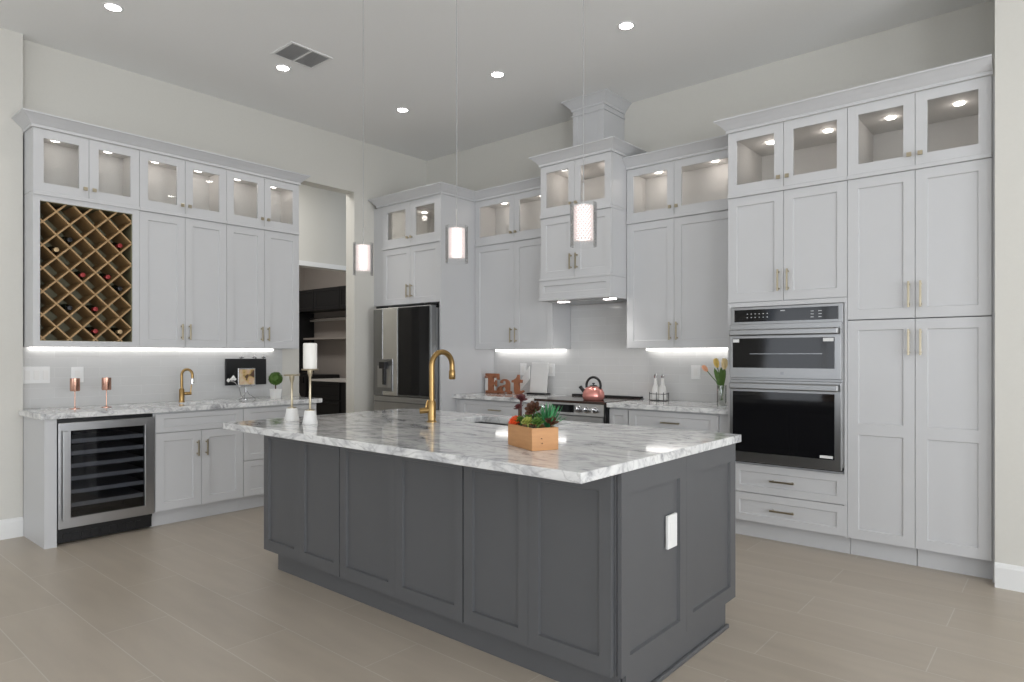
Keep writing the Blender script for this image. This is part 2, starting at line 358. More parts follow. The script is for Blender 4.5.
# ------------------------------------------------------------------ cabinet kit
def pull_v(door, F, u, z0, z1, m='pull'):
    bm = new(); box(bm, u-.006, u+.006, -.036, -.028, z0, z1, F)
    for z in (z0+.012, z1-.024): box(bm, u-.005, u+.005, -.029, .001, z, z+.012, F)
    h = link('handle', bm, m, door, bevel=.001); h['label'] = 'slim champagne brass bar handle'; return h
def pull_h(door, F, u0, u1, z, m='pull'):
    bm = new(); box(bm, u0, u1, -.036, -.028, z-.006, z+.006, F)
    for u in (u0+.012, u1-.024): box(bm, u, u+.012, -.029, .001, z-.005, z+.005, F)
    h = link('handle', bm, m, door, bevel=.001); h['label'] = 'slim champagne brass bar handle'; return h
def knob(door, F, u, z):
    bm = new(); box(bm, u-.013, u+.013, -.030, -.020, z-.013, z+.013, F); box(bm, u-.005, u+.005, -.021, .001, z-.005, z+.005, F)
    h = link('knob', bm, 'pull', door, bevel=.0015); h['label'] = 'small square champagne brass knob'; return h
def glass_cabinet(label, fr, f, splits, z0, z1, depth, base_loc, lit=1.0, side_l=None, group=None, wst=.062):
    """splits = list of u edges of doors (pairs open from the middle)"""
    F = fr(f+.0) if False else fr(f)
    t = thing('glass_cabinet', label, 'cabinet', base_loc, group)
    u0, u1 = splits[0], splits[-1]; T = .02
    bm = new(); b0 = .022
    box(bm, u0, u0+T, b0, depth, z0, z1, F); box(bm, u1-T, u1, b0, depth, z0, z1, F)
    box(bm, u0+T, u1-T, b0, depth, z0, z0+T, F); box(bm, u0+T, u1-T, b0, depth, z1-T, z1, F); box(bm, u0+T, u1-T, depth-.01, depth, z0+T, z1-T, F)
    link('body', bm, 'inside', t)
    for ua, ub in ((u0+.0002, u0+.0012), (u1-.0012, u1-.0002)): bx('side_panel', 'white', t, ua-.0008*(ua < (u0+u1)/2), ub+.0008*(ua > (u0+u1)/2), .0225, depth, z0, z1, F=F)
    bm = new(); box(bm, u0, u1, -.012, depth, z0-.0275, z0-.0005, F); link('light_rail', bm, 'white', t, bevel=.003)
    n = len(splits)-1
    for i in range(n):
        a, b = splits[i]+.0015, splits[i+1]-.0015
        bm = new(); shaker(bm, a, b, z0+.002, z1-.002, F, w=wst, glass=True); d = link('door', bm, 'white', t)
        bm = new(); box(bm, a+wst-.002, b-wst+.002, .009, .012, z0+wst, z1-wst, F)
        # glass sits behind the frame lip
        g = link('glass_pane', bm, 'glass', d); g['label'] = 'clear glass pane'
        ku = b-.028 if i % 2 == 0 else a+.028
        knob(d, F, ku, z0+.065)
    if lit:
        for i in range(n):
            um = (splits[i]+splits[i+1])/2
            p = F(um, depth*.5, z1-T-.004); bm = new(); lathe(bm, [(.028, 0), (.028, .003), (.022, .0035)], (p[0], p[1], p[2]-.004), 16)
            link('puck_light', bm, 'puck', t)
            d = bpy.data.lights.new('puck_lamp', 'POINT'); d.energy = .35*lit; d.color = (1, .90, .84); d.shadow_soft_size = .03
            o = bpy.data.objects.new('puck_lamp', d); C.objects.link(o); o.parent = t; o.location = Vector(p)-Vector((0, 0, .06))-t.location
    return t
def door_cabinet(label, fr, f, splits, z0, z1, depth, base_loc, handle='low', hl=.14, hz=None, cat='cabinet', name='wall_cabinet', left_w=None, group=None, two=None, toe=0, single=None, w=.062, body=True):
    F = fr(f); t = thing(name, label, cat, base_loc, group); u0, u1 = splits[0], splits[-1]
    bm = new(); box(bm, u0, u1, .022, depth, z0, z1, F)
    if toe: box(bm, u0, u1, .08, depth, 0, z0, F)
    link('body', bm, 'white', t)
    for i in range(len(splits)-1):
        a, b = splits[i]+.0015, splits[i+1]-.0015; bm = new()
        if two: shaker(bm, a, b, z0+.002, two, F, w=w, wt=w/2+.006); shaker(bm, a, b, two, z1-.002, F, w=w, wb=w/2+.006)
        else: shaker(bm, a, b, z0+.002, z1-.002, F, w=w)
        d = link('door', bm, 'white', t)
        left = (i % 2 == 0) if single is None else (single == 'R')
        hu = b-.03 if left else a+.03
        if handle == 'low': pull_v(d, F, hu, z0+.065 if hz is None else hz, (z0+.065 if hz is None else hz)+hl)
        elif handle == 'high': pull_v(d, F, hu, z1-.065-hl, z1-.065)
    return t

LF = -5.57; BF = 5.0; TF = 4.66
# crown moulding --------------------------------------------------------------
def crown(label, path, z0, m='white', h=.10, out=.078, name='crown_moulding'):
    prof = [(0, 0), (.012, 0), (.012, .022), (.02, .03), (.04, .055), (.066, .082), (out, .09), (out, h), (0, h)]
    P = [Vector((x, y)) for x, y in path]; n = len(P); bm = new(); rings = []
    nor = []
    for i in range(n-1):
        d = (P[i+1]-P[i]).normalized(); nor.append(Vector((d.y, -d.x)))
    for i in range(n):
        if i == 0: mv = nor[0]
        elif i == n-1: mv = nor[-1]
        else:
            a, b = nor[i-1], nor[i]; mv = (a+b)/(1+a.dot(b))
        rings.append([bm.verts.new((P[i].x+mv.x*o, P[i].y+mv.y*o, z0+z*h/.11)) for o, z in prof])
    for a, b in zip(rings, rings[1:]): bridge(bm, a, b)
    bm.faces.new(rings[0]); bm.faces.new(rings[-1])
    o = link(name, bm, m); return tag(o, label, 'moulding')

# ================================================================== LEFT RUN
L0, L1, L2, L3 = 1.32, 2.015, 2.715, 3.415
def mid3(a, b): return [a, (a+b)/2, b]
DL = .298
glass_cabinet('white glass-door top cabinet above the wine rack', frameL, LF, mid3(L0, L1), 2.478, 2.925, DL, (-5.7, 1.67, 2.478), lit=.2)
glass_cabinet('white glass-door top cabinet between the wine rack one and the passage one', frameL, LF, mid3(L1, L2), 2.478, 2.925, DL, (-5.7, 2.36, 2.478), lit=.45)
glass_cabinet('white glass-door top cabinet on the left wall nearest the passage', frameL, LF, mid3(L2, L3), 2.478, 2.925, DL, (-5.7, 3.06, 2.478), lit=.4)
door_cabinet('tall white two-door wall cabinet directly beside the wine rack', frameL, LF, mid3(L1, L2), 1.372, 2.45, DL, (-5.7, 2.36, 1.372), hl=.13)
door_cabinet('tall white two-door wall cabinet above the black panel next to the passage', frameL, LF, mid3(L2, L3), 1.372, 2.45, DL, (-5.7, 3.06, 1.372), hl=.13)
crown('white crown moulding along the top of the left wall cabinets', [(XS+.001, L0), (LF, L0), (LF, L3), (XL+.001, L3)], 2.926)
# wine rack cabinet
t = thing('wine_rack_cabinet', 'white open cabinet with diagonal wooden wine lattice', 'wine rack', (-5.7, 1.67, 1.372)); F = frameL(LF)
y0, y1, z0, z1 = 1.362, 1.965, 1.414, 2.413
bm = new()
box(bm, L0, y0, 0, DL, 1.372, 2.452, F); box(bm, y1, L1, 0, DL, 1.372, 2.452, F); box(bm, y0, y1, 0, DL, 1.372, z0, F); box(bm, y0, y1, 0, DL, z1, 2.452, F)
link('body', bm, 'white', t)
bm = new(); box(bm, y0, y1, DL-.012, DL-.002, z0, z1, F)
box(bm, y0, y0+.003, .01, DL-.012, z0, z1, F); box(bm, y1-.003, y1, .01, DL-.012, z0, z1, F); box(bm, y0+.003, y1-.003, .01, DL-.012, z0, z0+.003, F); box(bm, y0+.003, y1-.003, .01, DL-.012, z1-.003, z1, F)
o = link('lining', bm, 'olive', t); o['label'] = 'dark olive interior lining'
bm = new(); PD = .1667; thk = .0055
def clip_line(c, s):   # z = s*(y) + c clipped to the opening
    pts = []
    ya, yb = y0+.004, y1-.004; za, zb = z0+.004, z1-.004
    lo, hi = ya, yb
    ra, rb = ((za-c)/s, (zb-c)/s)
    lo = max(lo, min(ra, rb)); hi = min(hi, max(ra, rb))
    return (lo, hi) if hi-lo > .03 else None
base = z0-(y0)
for k in range(-8, 12):
    for s in (1, -1):
        c = (z0+.02+k*PD)-s*(y0+.02)
        r = clip_line(c, s)
        if not r: continue
        lo, hi = r; nx, nz = -s*thk/math.sqrt(2), thk/math.sqrt(2)
        d0, d1 = (.012, DL-.02) if s > 0 else (.016, DL-.02)
        q = [(lo-nx, s*lo+c-nz), (hi-nx, s*hi+c-nz), (hi+nx, s*hi+c+nz), (lo+nx, s*lo+c+nz)]
        prism(bm, q, d0, d1, F)
o = link('lattice', bm, 'pine', t); o['label'] = 'light pine diagonal lattice'
# bottles in the lattice
from math import floor
cells = [((215, 200), 'foilk'), ((62, 228), 'foilt'), ((395, 262), 'foilr'), ((185, 345), 'foilr'), ((290, 350), 'foilr'), ((345, 400), 'foilk'), ((118, 487), 'foilk'), ((238, 497), 'foilr'), ((395, 547), 'foilt'), ((235, 590), 'foilr')]
used = set()
words = {'foilk': 'black-capped', 'foilt': 'tan-capped', 'foilr': 'red-capped'}
blab = ['black-capped dark wine bottle, highest one in the lattice', 'tan-capped wine bottle at the left edge of the lattice', 'red-capped wine bottle, highest at the right edge of the lattice',
        'red-capped wine bottle in the middle row, left one', 'red-capped wine bottle at the centre of the lattice', 'black-capped wine bottle just below right of the centre',
        'black-capped wine bottle low at the left of the lattice', 'red-capped wine bottle below the centre, left of middle', 'tan-capped wine bottle low at the right edge of the lattice', 'red-capped wine bottle, lowest one in the lattice']
th = math.radians(40.45)
def rayX(px, py, x):
    d = (-math.sin(th)+math.cos(th)*(px-512)/654.2, math.cos(th)+math.sin(th)*(px-512)/654.2, (355.3-py)/654.2); s = x/d[0]
    return s*d[1], 1.31+s*d[2]
def make_bottle(foil):
    t = thing('wine_bottle', 'x', 'bottle', (0, 0, 0), 'wine bottles in the lattice')
    bm = new(); lathe(bm, [(.030, -.275), (.037, -.268), (.037, -.11), (.030, -.085), (.0155, -.065), (.0145, -.045)], (0, 0, 0), 16, 'x'); link('glass_body', bm, 'bottle', t, True)
    bm = new(); lathe(bm, [(.0152, -.062), (.0150, -.004), (.0165, -.003), (.0165, .003), (.012, .004)], (0, 0, 0), 14, 'x'); o = link('foil_cap', bm, foil, t, True); o['label'] = words[foil].split('-')[0]+' foil cap'
    return t
protos = {}
for ((zx, zy), foil), lb in zip(cells, blab):
    yy, zz = rayX(30+zx/4.267, 190+zy/4.267, LF-.02)
    best = None
    for i in range(-1, 10):
        for j in range(-1, 16):
            if (i+j) % 2 == 0: continue
            cy, cz = y0+.02+i*PD/2, z0+.02+j*PD/2
            if not (y0+.045 < cy < y1-.045 and z0+.05 < cz < z1-.06) or (i, j) in used: continue
            dd = (cy-yy)**2+(cz-zz)**2
            if best is None or dd < best[0]: best = (dd, i, j, cy, cz)
    used.add(best[1:3])
    if foil not in protos: protos[foil] = o = make_bottle(foil)
    else:
        src = protos[foil]; o = src.copy(); C.objects.link(o)
        for ch in list(src.children):
            c = ch.copy(); C.objects.link(c); c.parent = o
    o.location = (LF-.015, best[3], best[4]-.026); o['label'] = lb
# base run -----------------------------------------------------------------
XB = -5.264; FBL = frameL(XB)
DB = XB-XL-.002
t = thing('end_panel', 'white end panel left of the wine cooler', 'panel', (-5.5, 1.35, 0))
bm = new(); box(bm, 1.312, 1.381, 0, XB-XS-.002, 0, .875, FBL); link('board', bm, 'white', t)
bx('corner_trim', 'white', t, 1.373, 1.382, -.003, .02, 0, .875, F=FBL)
# wine cooler
t = thing('wine_cooler', 'stainless under-counter wine cooler with glass door and dark shelves', 'wine cooler', (-5.5, 1.7, 0))
a, b = 1.385, 2.004
bm = new(); box(bm, a, a+.02, .03, .58, .09, .868, FBL); box(bm, b-.02, b, .03, .58, .09, .868, FBL); box(bm, a+.02, b-.02, .03, .58, .09, .11, FBL); box(bm, a+.02, b-.02, .03, .58, .845, .868, FBL); box(bm, a+.02, b-.02, .56, .58, .11, .845, FBL)
link('body', bm, 'black', t)
bm = new(); box(bm, a, b, .04, .5, .012, .09, FBL)
for i in range(9): box(bm, a+.04+i*.058, a+.08+i*.058, .034, .041, .03, .075, FBL)
link('kick_grille', bm, 'black', t)
g0, g1, h0, h1 = 1.463, 1.939, .187, .788
bm = new(); bk = ring(bm, rect(FBL, a+.004, b, .118, .845, .028)); fo = ring(bm, rect(FBL, a+.004, b, .118, .845, -.012)); fi = ring(bm, rect(FBL, g0, g1, h0, h1, -.012)); bi = ring(bm, rect(FBL, g0, g1, h0, h1, .028))
bridge(bm, bk, fo); bridge(bm, fo, fi); bridge(bm, fi, bi); bridge(bm, bi, bk); d = link('door', bm, 'steel', t, bevel=.002)
bm = new(); box(bm, g0-.001, g1+.001, -.004, 0, h0-.001, h1+.001, FBL); link('glass_pane', bm, 'cooler_glass', d)['label'] = 'dark tinted glass'
bm = new(); box(bm, 1.408, 1.440, -.05, -.035, .175, .79, FBL)
for z in (.20, .75): box(bm, 1.418, 1.432, -.036, -.011, z, z+.02, FBL)
link('handle', bm, 'steel', d, bevel=.002)
for z in (.71, .626, .538, .450, .357, .265):
    bm = new(); box(bm, a+.025, b-.025, .032, .05, z-.014, z+.014, FBL); box(bm, a+.03, b-.03, .05, .5, z-.006, z, FBL); link('shelf', bm, 'shelfgrey', t)
# sink base cabinet + drawer base
def base_cab(label, fr, f, u0, u1, doors, drawers, depth, loc, group=None):
    """doors: list of (u0,u1,z0,z1,handleside) ; drawers: list of (u0,u1,z0,z1,handle?)"""
    F = fr(f); t = thing('base_cabinet', label, 'cabinet', loc, group)
    bm = new(); box(bm, u0, u1, .022, depth, .118, .874, F); box(bm, u0, u1, .075, depth, 0, .118, F); link('body', bm, 'white', t)
    for a, b, c, e, s in doors:
        bm = new(); shaker(bm, a+.0015, b-.0015, c, e, F, w=.062); d = link('door', bm, 'white', t)
        pull_v(d, F, b-.035 if s == 'R' else a+.035, e-.20, e-.075)
    for a, b, c, e, s in drawers:
        bm = new(); ww = .05 if e-c > .17 else .038
        shaker(bm, a+.0015, b-.0015, c, e, F, w=.062 if b-a > .25 else .04, wt=ww, wb=ww); d = link('drawer', bm, 'white', t)
        if s: m_ = (a+b)/2; pull_h(d, F, m_-s/2, m_+s/2, (c+e)/2)
    return t
base_cab('white sink base cabinet right of the wine cooler, two doors under a false drawer', frameL, XB, 2.007, 2.707, [(2.015, 2.362, .125, .715, 'R'), (2.362, 2.707, .125, .715, 'L')], [(2.015, 2.707, .720, .862, 0)], DB, (-5.5, 2.36, 0))
base_cab('white drawer base cabinet on the left wall partly hidden by the island', frameL, XB, 2.709, 3.42, [], [(2.709, 3.40, .720, .862, 0), (2.709, 3.40, .425, .715, .13), (2.709, 3.40, .125, .420, .13)], DB, (-5.5, 3.06, 0))
# countertop with sink hole
def slab(bm, x0, x1, y0, y1, z0, z1, hole=None):
    if not hole: box(bm, x0, x1, y0, y1, z0, z1); return
    a, b, c, d = hole
    R = lambda x0, x1, y0, y1, z: [(x0, y0, z), (x1, y0, z), (x1, y1, z), (x0, y1, z)]
    ot = ring(bm, R(x0, x1, y0, y1, z1)); it = ring(bm, R(a, b, c, d, z1)); ob = ring(bm, R(x0, x1, y0, y1, z0)); ib = ring(bm, R(a, b, c, d, z0))
    bridge(bm, ot, it); bridge(bm, it, ib); bridge(bm, ib, ob); bridge(bm, ob, ot)
def sink(label, a, b, c, d, loc):
    t = thing('sink', label, 'sink', loc); bm = new(); e = .012; zt = .872
    # open-topped basin with wall thickness
    R = lambda x0, x1, y0, y1, z: [(x0, y0, z), (x1, y0, z), (x1, y1, z), (x0, y1, z)]
    o1 = ring(bm, R(a-e, b+e, c-e, d+e, zt)); o2 = ring(bm, R(a-e, b+e, c-e, d+e, .68)); i1 = ring(bm, R(a, b, c, d, zt)); i2 = ring(bm, R(a+.01, b-.01, c+.01, d-.01, .69))
    bridge(bm, o2, o1); bridge(bm, o1, i1); bridge(bm, i1, i2); bm.faces.new(i2); bm.faces.new(o2); link('basin', bm, 'sink', t)
    bm = new(); lathe(bm, [(.04, .690), (.04, .693), (.02, .692)], ((a+b)/2, (c+d)/2, 0), 16); link('drain', bm, 'chrome', t)
bm = new(); slab(bm, XS+.002, -5.235, 1.285, 1.31, .876, .914)
slab(bm, XL+.001, -5.235, 1.3101, 3.45, .876, .914, (-5.66, -5.33, 2.30, 2.64))
tag(link('countertop', bm, 'marble', bevel=.003), 'white marble countertop with grey veins over the wine cooler', 'countertop')
sink('small steel bar sink in the left marble countertop', -5.66, -5.33, 2.30, 2.64, (-5.5, 2.47, .68))
# backsplash
bm = new(); box(bm, XL+.0005, XL+.01, YS+.001, 3.41, .9145, 1.371); o = tag(link('backsplash', bm, 'tileL'), 'glossy pale tile backsplash above the left countertop', 'backsplash')
# under cabinet lights
def undercab(label, box6, loc, rot, sx, sy, p):
    t = thing('under_cabinet_light', label, 'light', loc)
    bm = new(); box(bm, *box6); link('diffuser', bm, 'led', t)
    d = bpy.data.lights.new('strip_lamp', 'AREA'); d.shape = 'RECTANGLE'; d.size = sx; d.size_y = sy; d.energy = p; d.color = (1, .97, .94)
    o = bpy.data.objects.new('strip_lamp', d); C.objects.link(o); o.parent = t; o.location = (0, 0, -.022); o.rotation_euler = rot
undercab('LED light bar under the left wall cabinets', (-5.85, -5.83, 1.36, 3.30, 1.352, 1.3715), (-5.80, 2.33, 1.371), (0, math.radians(-25), 0), .03, 1.9, .3)

# ================================================================== BACK RUN
# fridge surround
t = glass_cabinet('white glass-door top cabinet above the refrigerator', frameB, 4.513, [-5.70, -5.245, -4.80], 2.478, 2.925, YB-4.513-.002, (-5.25, 4.9, 2.478), lit=.8, wst=.075)
bx('filler_strip', 'white', t, -5.868, -5.7015, .012, .4, 1.85, 2.925, F=frameB(4.513))
door_cabinet('short white two-door cabinet directly above the refrigerator', frameB, 4.513, [-5.70, -5.245, -4.80], 1.848, 2.45, YB-4.513-.002, (-5.25, 4.9, 1.848), hl=.14)
t = thing('tall_side_panel', 'tall white panel on the right side of the refrigerator', 'panel', (-4.785, 4.9, 0))
bx('board', 'white', t, -4.7985, -4.778, 4.51, YB-.001, 0, 2.925)
bx('foot_trim', 'white', t, -4.777, -4.770, 4.52, 4.6, 0, .875)
# refrigerator
t = thing('refrigerator', 'stainless french-door refrigerator with dispenser and black glass right door', 'refrigerator', (-5.25, 4.8, 0)); FR = frameB(4.40)
bx('body', 'steeld', t, -5.70, -4.806, .075, .85, .03, 1.79, F=FR, bevel=.004)
bx('left_door', 'lit_steel', t, -5.706, -5.318, 0, .07, .885, 1.81, F=FR, bevel=.006)
ld = [c for c in t.children if c.name.startswith('left_door')][0]; ld.name = 'door'
bx('reflection_strip', 'steeld', ld, -5.706, -5.56, -.004, .0, .885, 1.80, F=FR)['label'] = 'darker grey door strip'  # thin dark sheet standing in for the darker part of the door reflection
bm = new(); box(bm, -5.66, -5.39, -.008, .0, .93, 1.27, FR); link('dispenser_frame', bm, 'steeld', ld, bevel=.003)
bm = new(); box(bm, -5.635, -5.415, -.010, -.0081, .97, 1.20, FR); link('dispenser_recess', bm, 'steel', ld)
bm = new(); box(bm, -5.56, -5.47, -.05, -.008, 1.17, 1.24, FR); box(bm, -5.53, -5.50, -.03, -.01, 1.0, 1.17, FR); link('dispenser_spout', bm, 'black', ld, bevel=.003)
bx('door', 'steeld', t, -5.314, -4.803, 0, .07, .885, 1.81, F=FR, bevel=.006)
rd = [c for c in t.children if c.name.startswith('door')][-1]
bx('glass_panel', 'bglass', rd, -5.300, -4.830, -.004, .0, .90, 1.80, F=FR)['label'] = 'glossy black glass panel'
for z0_, z1_ in ((.47, .875), (.06, .46)):
    bm = new(); box(bm, -5.706, -4.803, 0, .07, z0_, z1_, FR); d = link('drawer', bm, 'steel', t, bevel=.006)
    bm = new(); box(bm, -5.69, -4.82, -.012, .0, z1_-.06, z1_-.045, FR); link('handle', bm, 'steeld', d, bevel=.003)
bx('foot_grille', 'black', t, -5.69, -4.82, .05, .1, .0, .055, F=FR)
bx('hinge_cover', 'black', t, -4.90, -4.83, .01, .12, 1.8105, 1.835, F=FR); bx('hinge_cover', 'black', t, -5.68, -5.61, .01, .12, 1.8105, 1.835, F=FR)
crown('white crown moulding wrapping from the refrigerator cabinet to the hood cabinet', [(-5.785, 4.75), (-5.785, 4.513), (-4.778, 4.513), (-4.778, 5.0), (-3.706, 5.0)], 2.926)
# left wall uppers
DU = YB-BF-.002
SPL = [-4.775, -4.235, -3.757]
glass_cabinet('white glass-door top cabinet between refrigerator and range hood', frameB, BF, SPL, 2.478, 2.925, DU, (-4.3, 5.15, 2.478), lit=.8)
door_cabinet('tall white two-door wall cabinet between refrigerator and range hood', frameB, BF, SPL, 1.372, 2.45, DU, (-4.3, 5.15, 1.372), hl=.15)
glass_cabinet('white glass-door top cabinet between range hood and oven tower', frameB, BF, [-2.945, -2.497, -1.92], 2.478, 2.925, DU, (-2.4, 5.15, 2.478), lit=.9)
door_cabinet('tall white two-door wall cabinet between range hood and oven tower', frameB, BF, [-2.945, -2.497, -1.92], 1.372, 2.45, DU, (-2.4, 5.15, 1.372), hl=.15)
crown('white crown moulding between the hood cabinet and the oven tower', [(-2.948, 5.0), (-1.902, 5.0)], 2.926)
# hood stack
HF = 4.749; HX0, HX1 = -3.704, -2.95; FH = frameB(HF); DH = YB-HF-.002
glass_cabinet('small white glass-door cabinet at the top of the range hood', frameB, HF, [HX0, (HX0+HX1)/2, HX1], 2.588, 3.036, DH, (-3.33, 5, 2.588), lit=.9)
t = door_cabinet('white two-door cabinet over the range hood valance', frameB, HF, [HX0, (HX0+HX1)/2, HX1], 2.005, 2.56, DH, (-3.33, 5, 2.005), hl=.14)
t = thing('range_hood', 'white box range hood with lit underside above the cooktop', 'range hood', (-3.33, 5, 1.80))
bm = new(); shaker(bm, HX0, HX1, 1.83, 1.985, frameB(HF-.012), w=.045, t=.03); link('front_panel', bm, 'white', t)
bm = new(); box(bm, HX0, HX1, .019, DH, 1.83, 1.985, FH); link('body', bm, 'white', t)
bm = new(); box(bm, HX0-.012, HX1+.003, -.022, DH, 1.803, 1.83, FH); link('lower_moulding', bm, 'white', t, bevel=.005)
bm = new(); box(bm, HX0-.008, HX1+.003, -.018, DH, 1.985, 2.0045, FH); link('upper_moulding', bm, 'white', t, bevel=.004)
bm = new(); box(bm, HX0+.05, HX1-.05, .05, .45, 1.797, 1.804, FH); link('filter_plate', bm, 'gunder', t)
for x in (-3.51, -3.02):
    bm = new(); box(bm, x-.05, x+.05, .07, .12, 1.792, 1.798, FH); link('hood_light', bm, 'puck', t)
    d = bpy.data.lights.new('hood_lamp', 'SPOT'); d.energy = 5; d.spot_size = math.radians(120); d.spot_blend = .8; d.shadow_soft_size = .04; d.color = (1, .97, .93)
    o = bpy.data.objects.new('hood_lamp', d); C.objects.link(o); o.parent = t; o.location = Vector((x, HF+.10, 1.785))-t.location
crown('white crown moulding around the raised hood cabinet', [(HX0, YB-.001), (HX0, HF), (HX1, HF), (HX1, YB-.001)], 3.037)
t = thing('hood_chimney', 'white box chimney rising from the hood cabinet to the ceiling', 'chimney', (-3.33, 5.1, 3.1))
bm = new(); box(bm, -3.485, -3.153, 4.96, YB-.001, 3.04, CE-.002); link('box', bm, 'white', t)
bm = new(); shaker(bm, -3.485, -3.153, 3.128, 3.548, frameB(4.952), w=.05, t=.008, rec=.005); link('face_panel', bm, 'white', t)
bm = new(); box(bm, -3.497, -3.141, 4.944, YB-.001, 3.50, 3.515); link('neck_moulding', bm, 'white', t, bevel=.004)
crown('white crown moulding at the ceiling around the hood chimney', [(-3.485, YB-.001), (-3.485, 4.955), (-3.153, 4.955), (-3.153, YB-.001)], 3.548)
# tower
T0, T1, T2, T3 = -1.900, -1.102, -.722, -.341; DT = YB-TF-.002
glass_cabinet('white glass-door top cabinet above the double oven', frameB, TF, [T0, -1.506, T1], 2.478, 2.925, DT, (-1.5, 5, 2.478), lit=.55)
glass_cabinet('white glass-door top cabinet above the pantry, rightmost of all', frameB, TF, [T1, T2, T3], 2.478, 2.925, DT, (-.72, 5, 2.478), lit=.35)
door_cabinet('white two-door cabinet directly above the double oven', frameB, TF, [T0, -1.506, T1], 1.69, 2.45, DT, (-1.5, 5, 1.69), hl=.15)
door_cabinet('white two-door upper pantry cabinet at the right end', frameB, TF, [T1, T2, T3], 1.54, 2.45, DT, (-.72, 5, 1.54), hl=.16)
pc = door_cabinet('tall white two-panel lower pantry cabinet beside the double oven', frameB, TF, [T1, T2, T3], .122, 1.536, DT, (-.72, 5, 0), handle='high', hl=.16, two=.835, name='pantry_cabinet')
bm = new(); box(bm, T3+.001, -.3235, .012, DT, 0, 2.92, frameB(TF)); tag(link('filler_strip', bm, 'white'), 'narrow full-height white strip between the pantry and the right wall end', 'filler strip')
t = thing('pantry_plinth', 'white toe kick under the pantry doors', 'toe kick', (-.72, 4.8, 0))
bx('board', 'white', t, T1+.002, T2-.002, .07, DT, 0, .121, F=frameB(TF)); bx('board', 'white', t, T2+.002, T3, .07, DT, 0, .121, F=frameB(TF))
FT = frameB(TF)
t = thing('oven_cabinet', 'white oven tower cabinet with two drawers below the double oven', 'cabinet', (-1.5, 5, 0))
bm = new(); box(bm, T0, -1.876, 0, DT, .118, 1.688, FT); box(bm, -1.120, T1-.001, 0, DT, .118, 1.688, FT); box(bm, -1.876, -1.120, 0, DT, 1.657, 1.688, FT)
box(bm, -1.876, -1.120, .022, DT, .118, .548, FT); box(bm, -1.876, -1.120, DT-.02, DT, .548, 1.657, FT); box(bm, T0, T1-.001, .07, DT, 0, .118, FT); link('body', bm, 'white', t)
for c, e in ((.333, .532), (.128, .328)):
    bm = new(); shaker(bm, -1.874, T1-.004, c, e, frameB(TF-.004), w=.06, wt=.05, wb=.05); d = link('drawer', bm, 'white', t)
    pull_h(d, frameB(TF-.004), -1.592, -1.427, (c+e)/2)
crown('white crown moulding along the top of the oven tower and pantry', [(T0, YB-.001), (T0, TF), (T3+.005, TF)], 2.926)
# double oven
t = thing('double_wall_oven', 'stainless built-in microwave over wall oven with black glass doors', 'oven', (-1.5, 4.9, .554)); O0, O1 = -1.873, -1.123
bx('body', 'steeld', t, O0+.005, O1-.005, 0, .55, .556, 1.652, F=FT)
bx('trim_frame', 'oven_steel', t, O0, O1, -.014, -.001, .575, 1.652, F=FT, bevel=.002)
bm = new(); box(bm, O0+.03, O1-.03, -.022, -.0145, 1.548, 1.634, FT); p = link('control_panel', bm, 'bglass', t); p['label'] = 'black glass control strip'
bm = new()
for i in range(6):
    for z in (1.575, 1.600): box(bm, O0+.12+i*.028, O0+.128+i*.028, -.0226, -.0221, z, z+.006, FT)
for i in range(3):
    for k in range(2): box(bm, O1-.20+k*.05, O1-.18+k*.05, -.0226, -.0221, 1.565+i*.02, 1.570+i*.02, FT)
box(bm, -1.52, -1.49, -.0226, -.0221, 1.615, 1.622, FT); link('keypad_marks', bm, 'gunder', p)
def oven_door(z0, z1, g0, g1, hz0, hz1, nm):
    bm = new(); box(bm, O0+.004, O1-.004, -.045, -.0145, z0, z1, FT); d = link('oven_door', bm, 'oven_steel', t, bevel=.003); d['label'] = nm
    bm = new(); box(bm, O0+.028, O1-.045, -.048, -.0452, g0, g1, FT); g = link('glass_window', bm, 'bglass', d)
    bm = new(); box(bm, O0+.014, O1-.014, -.092, -.066, hz0, hz1, FT)
    for u in (O0+.03, O1-.06): box(bm, u, u+.03, -.068, -.044, hz0+.008, hz1-.008, FT)
    link('handle', bm, 'oven_steel', d, bevel=.008)
    return d, g
d, g = oven_door(1.150, 1.530, 1.222, 1.43, 1.448, 1.492, 'microwave door, stainless with black window')
bm = new(); box(bm, O0+.03, O0+.075, -.0486, -.0482, 1.402, 1.425, FT); box(bm, O1-.115, O1-.05, -.0486, -.0482, 1.402, 1.425, FT); link('sticker', bm, 'plate', d)['label'] = 'small white stickers'
bm = new(); box(bm, O0+.15, O1-.12, -.0486, -.0482, 1.318, 1.323, FT); link('shelf_line', bm, 'steeld', d)
bm = new(); box(bm, -1.512, -1.490, -.0462, -.0452, 1.177, 1.196, FT); link('badge', bm, 'steeld', d)
d, g = oven_door(.622-.065, 1.135, .625, 1.055, 1.072, 1.118, 'lower oven door, stainless with black window')
bm = new(); box(bm, O0+.17, O1-.19, -.0490, -.0482, .68, .90, FT); link('inner_window', bm, 'steeld', d) if False else bm.free()
bm = new(); box(bm, O1-.135, O1-.055, -.0486, -.0482, .632, .650, FT); link('sticker', bm, 'plate', d)['label'] = 'small pale sticker'
bx('vent_grille', 'black', t, O0+.004, O1-.004, -.03, .0, .5495, .556, F=FT)

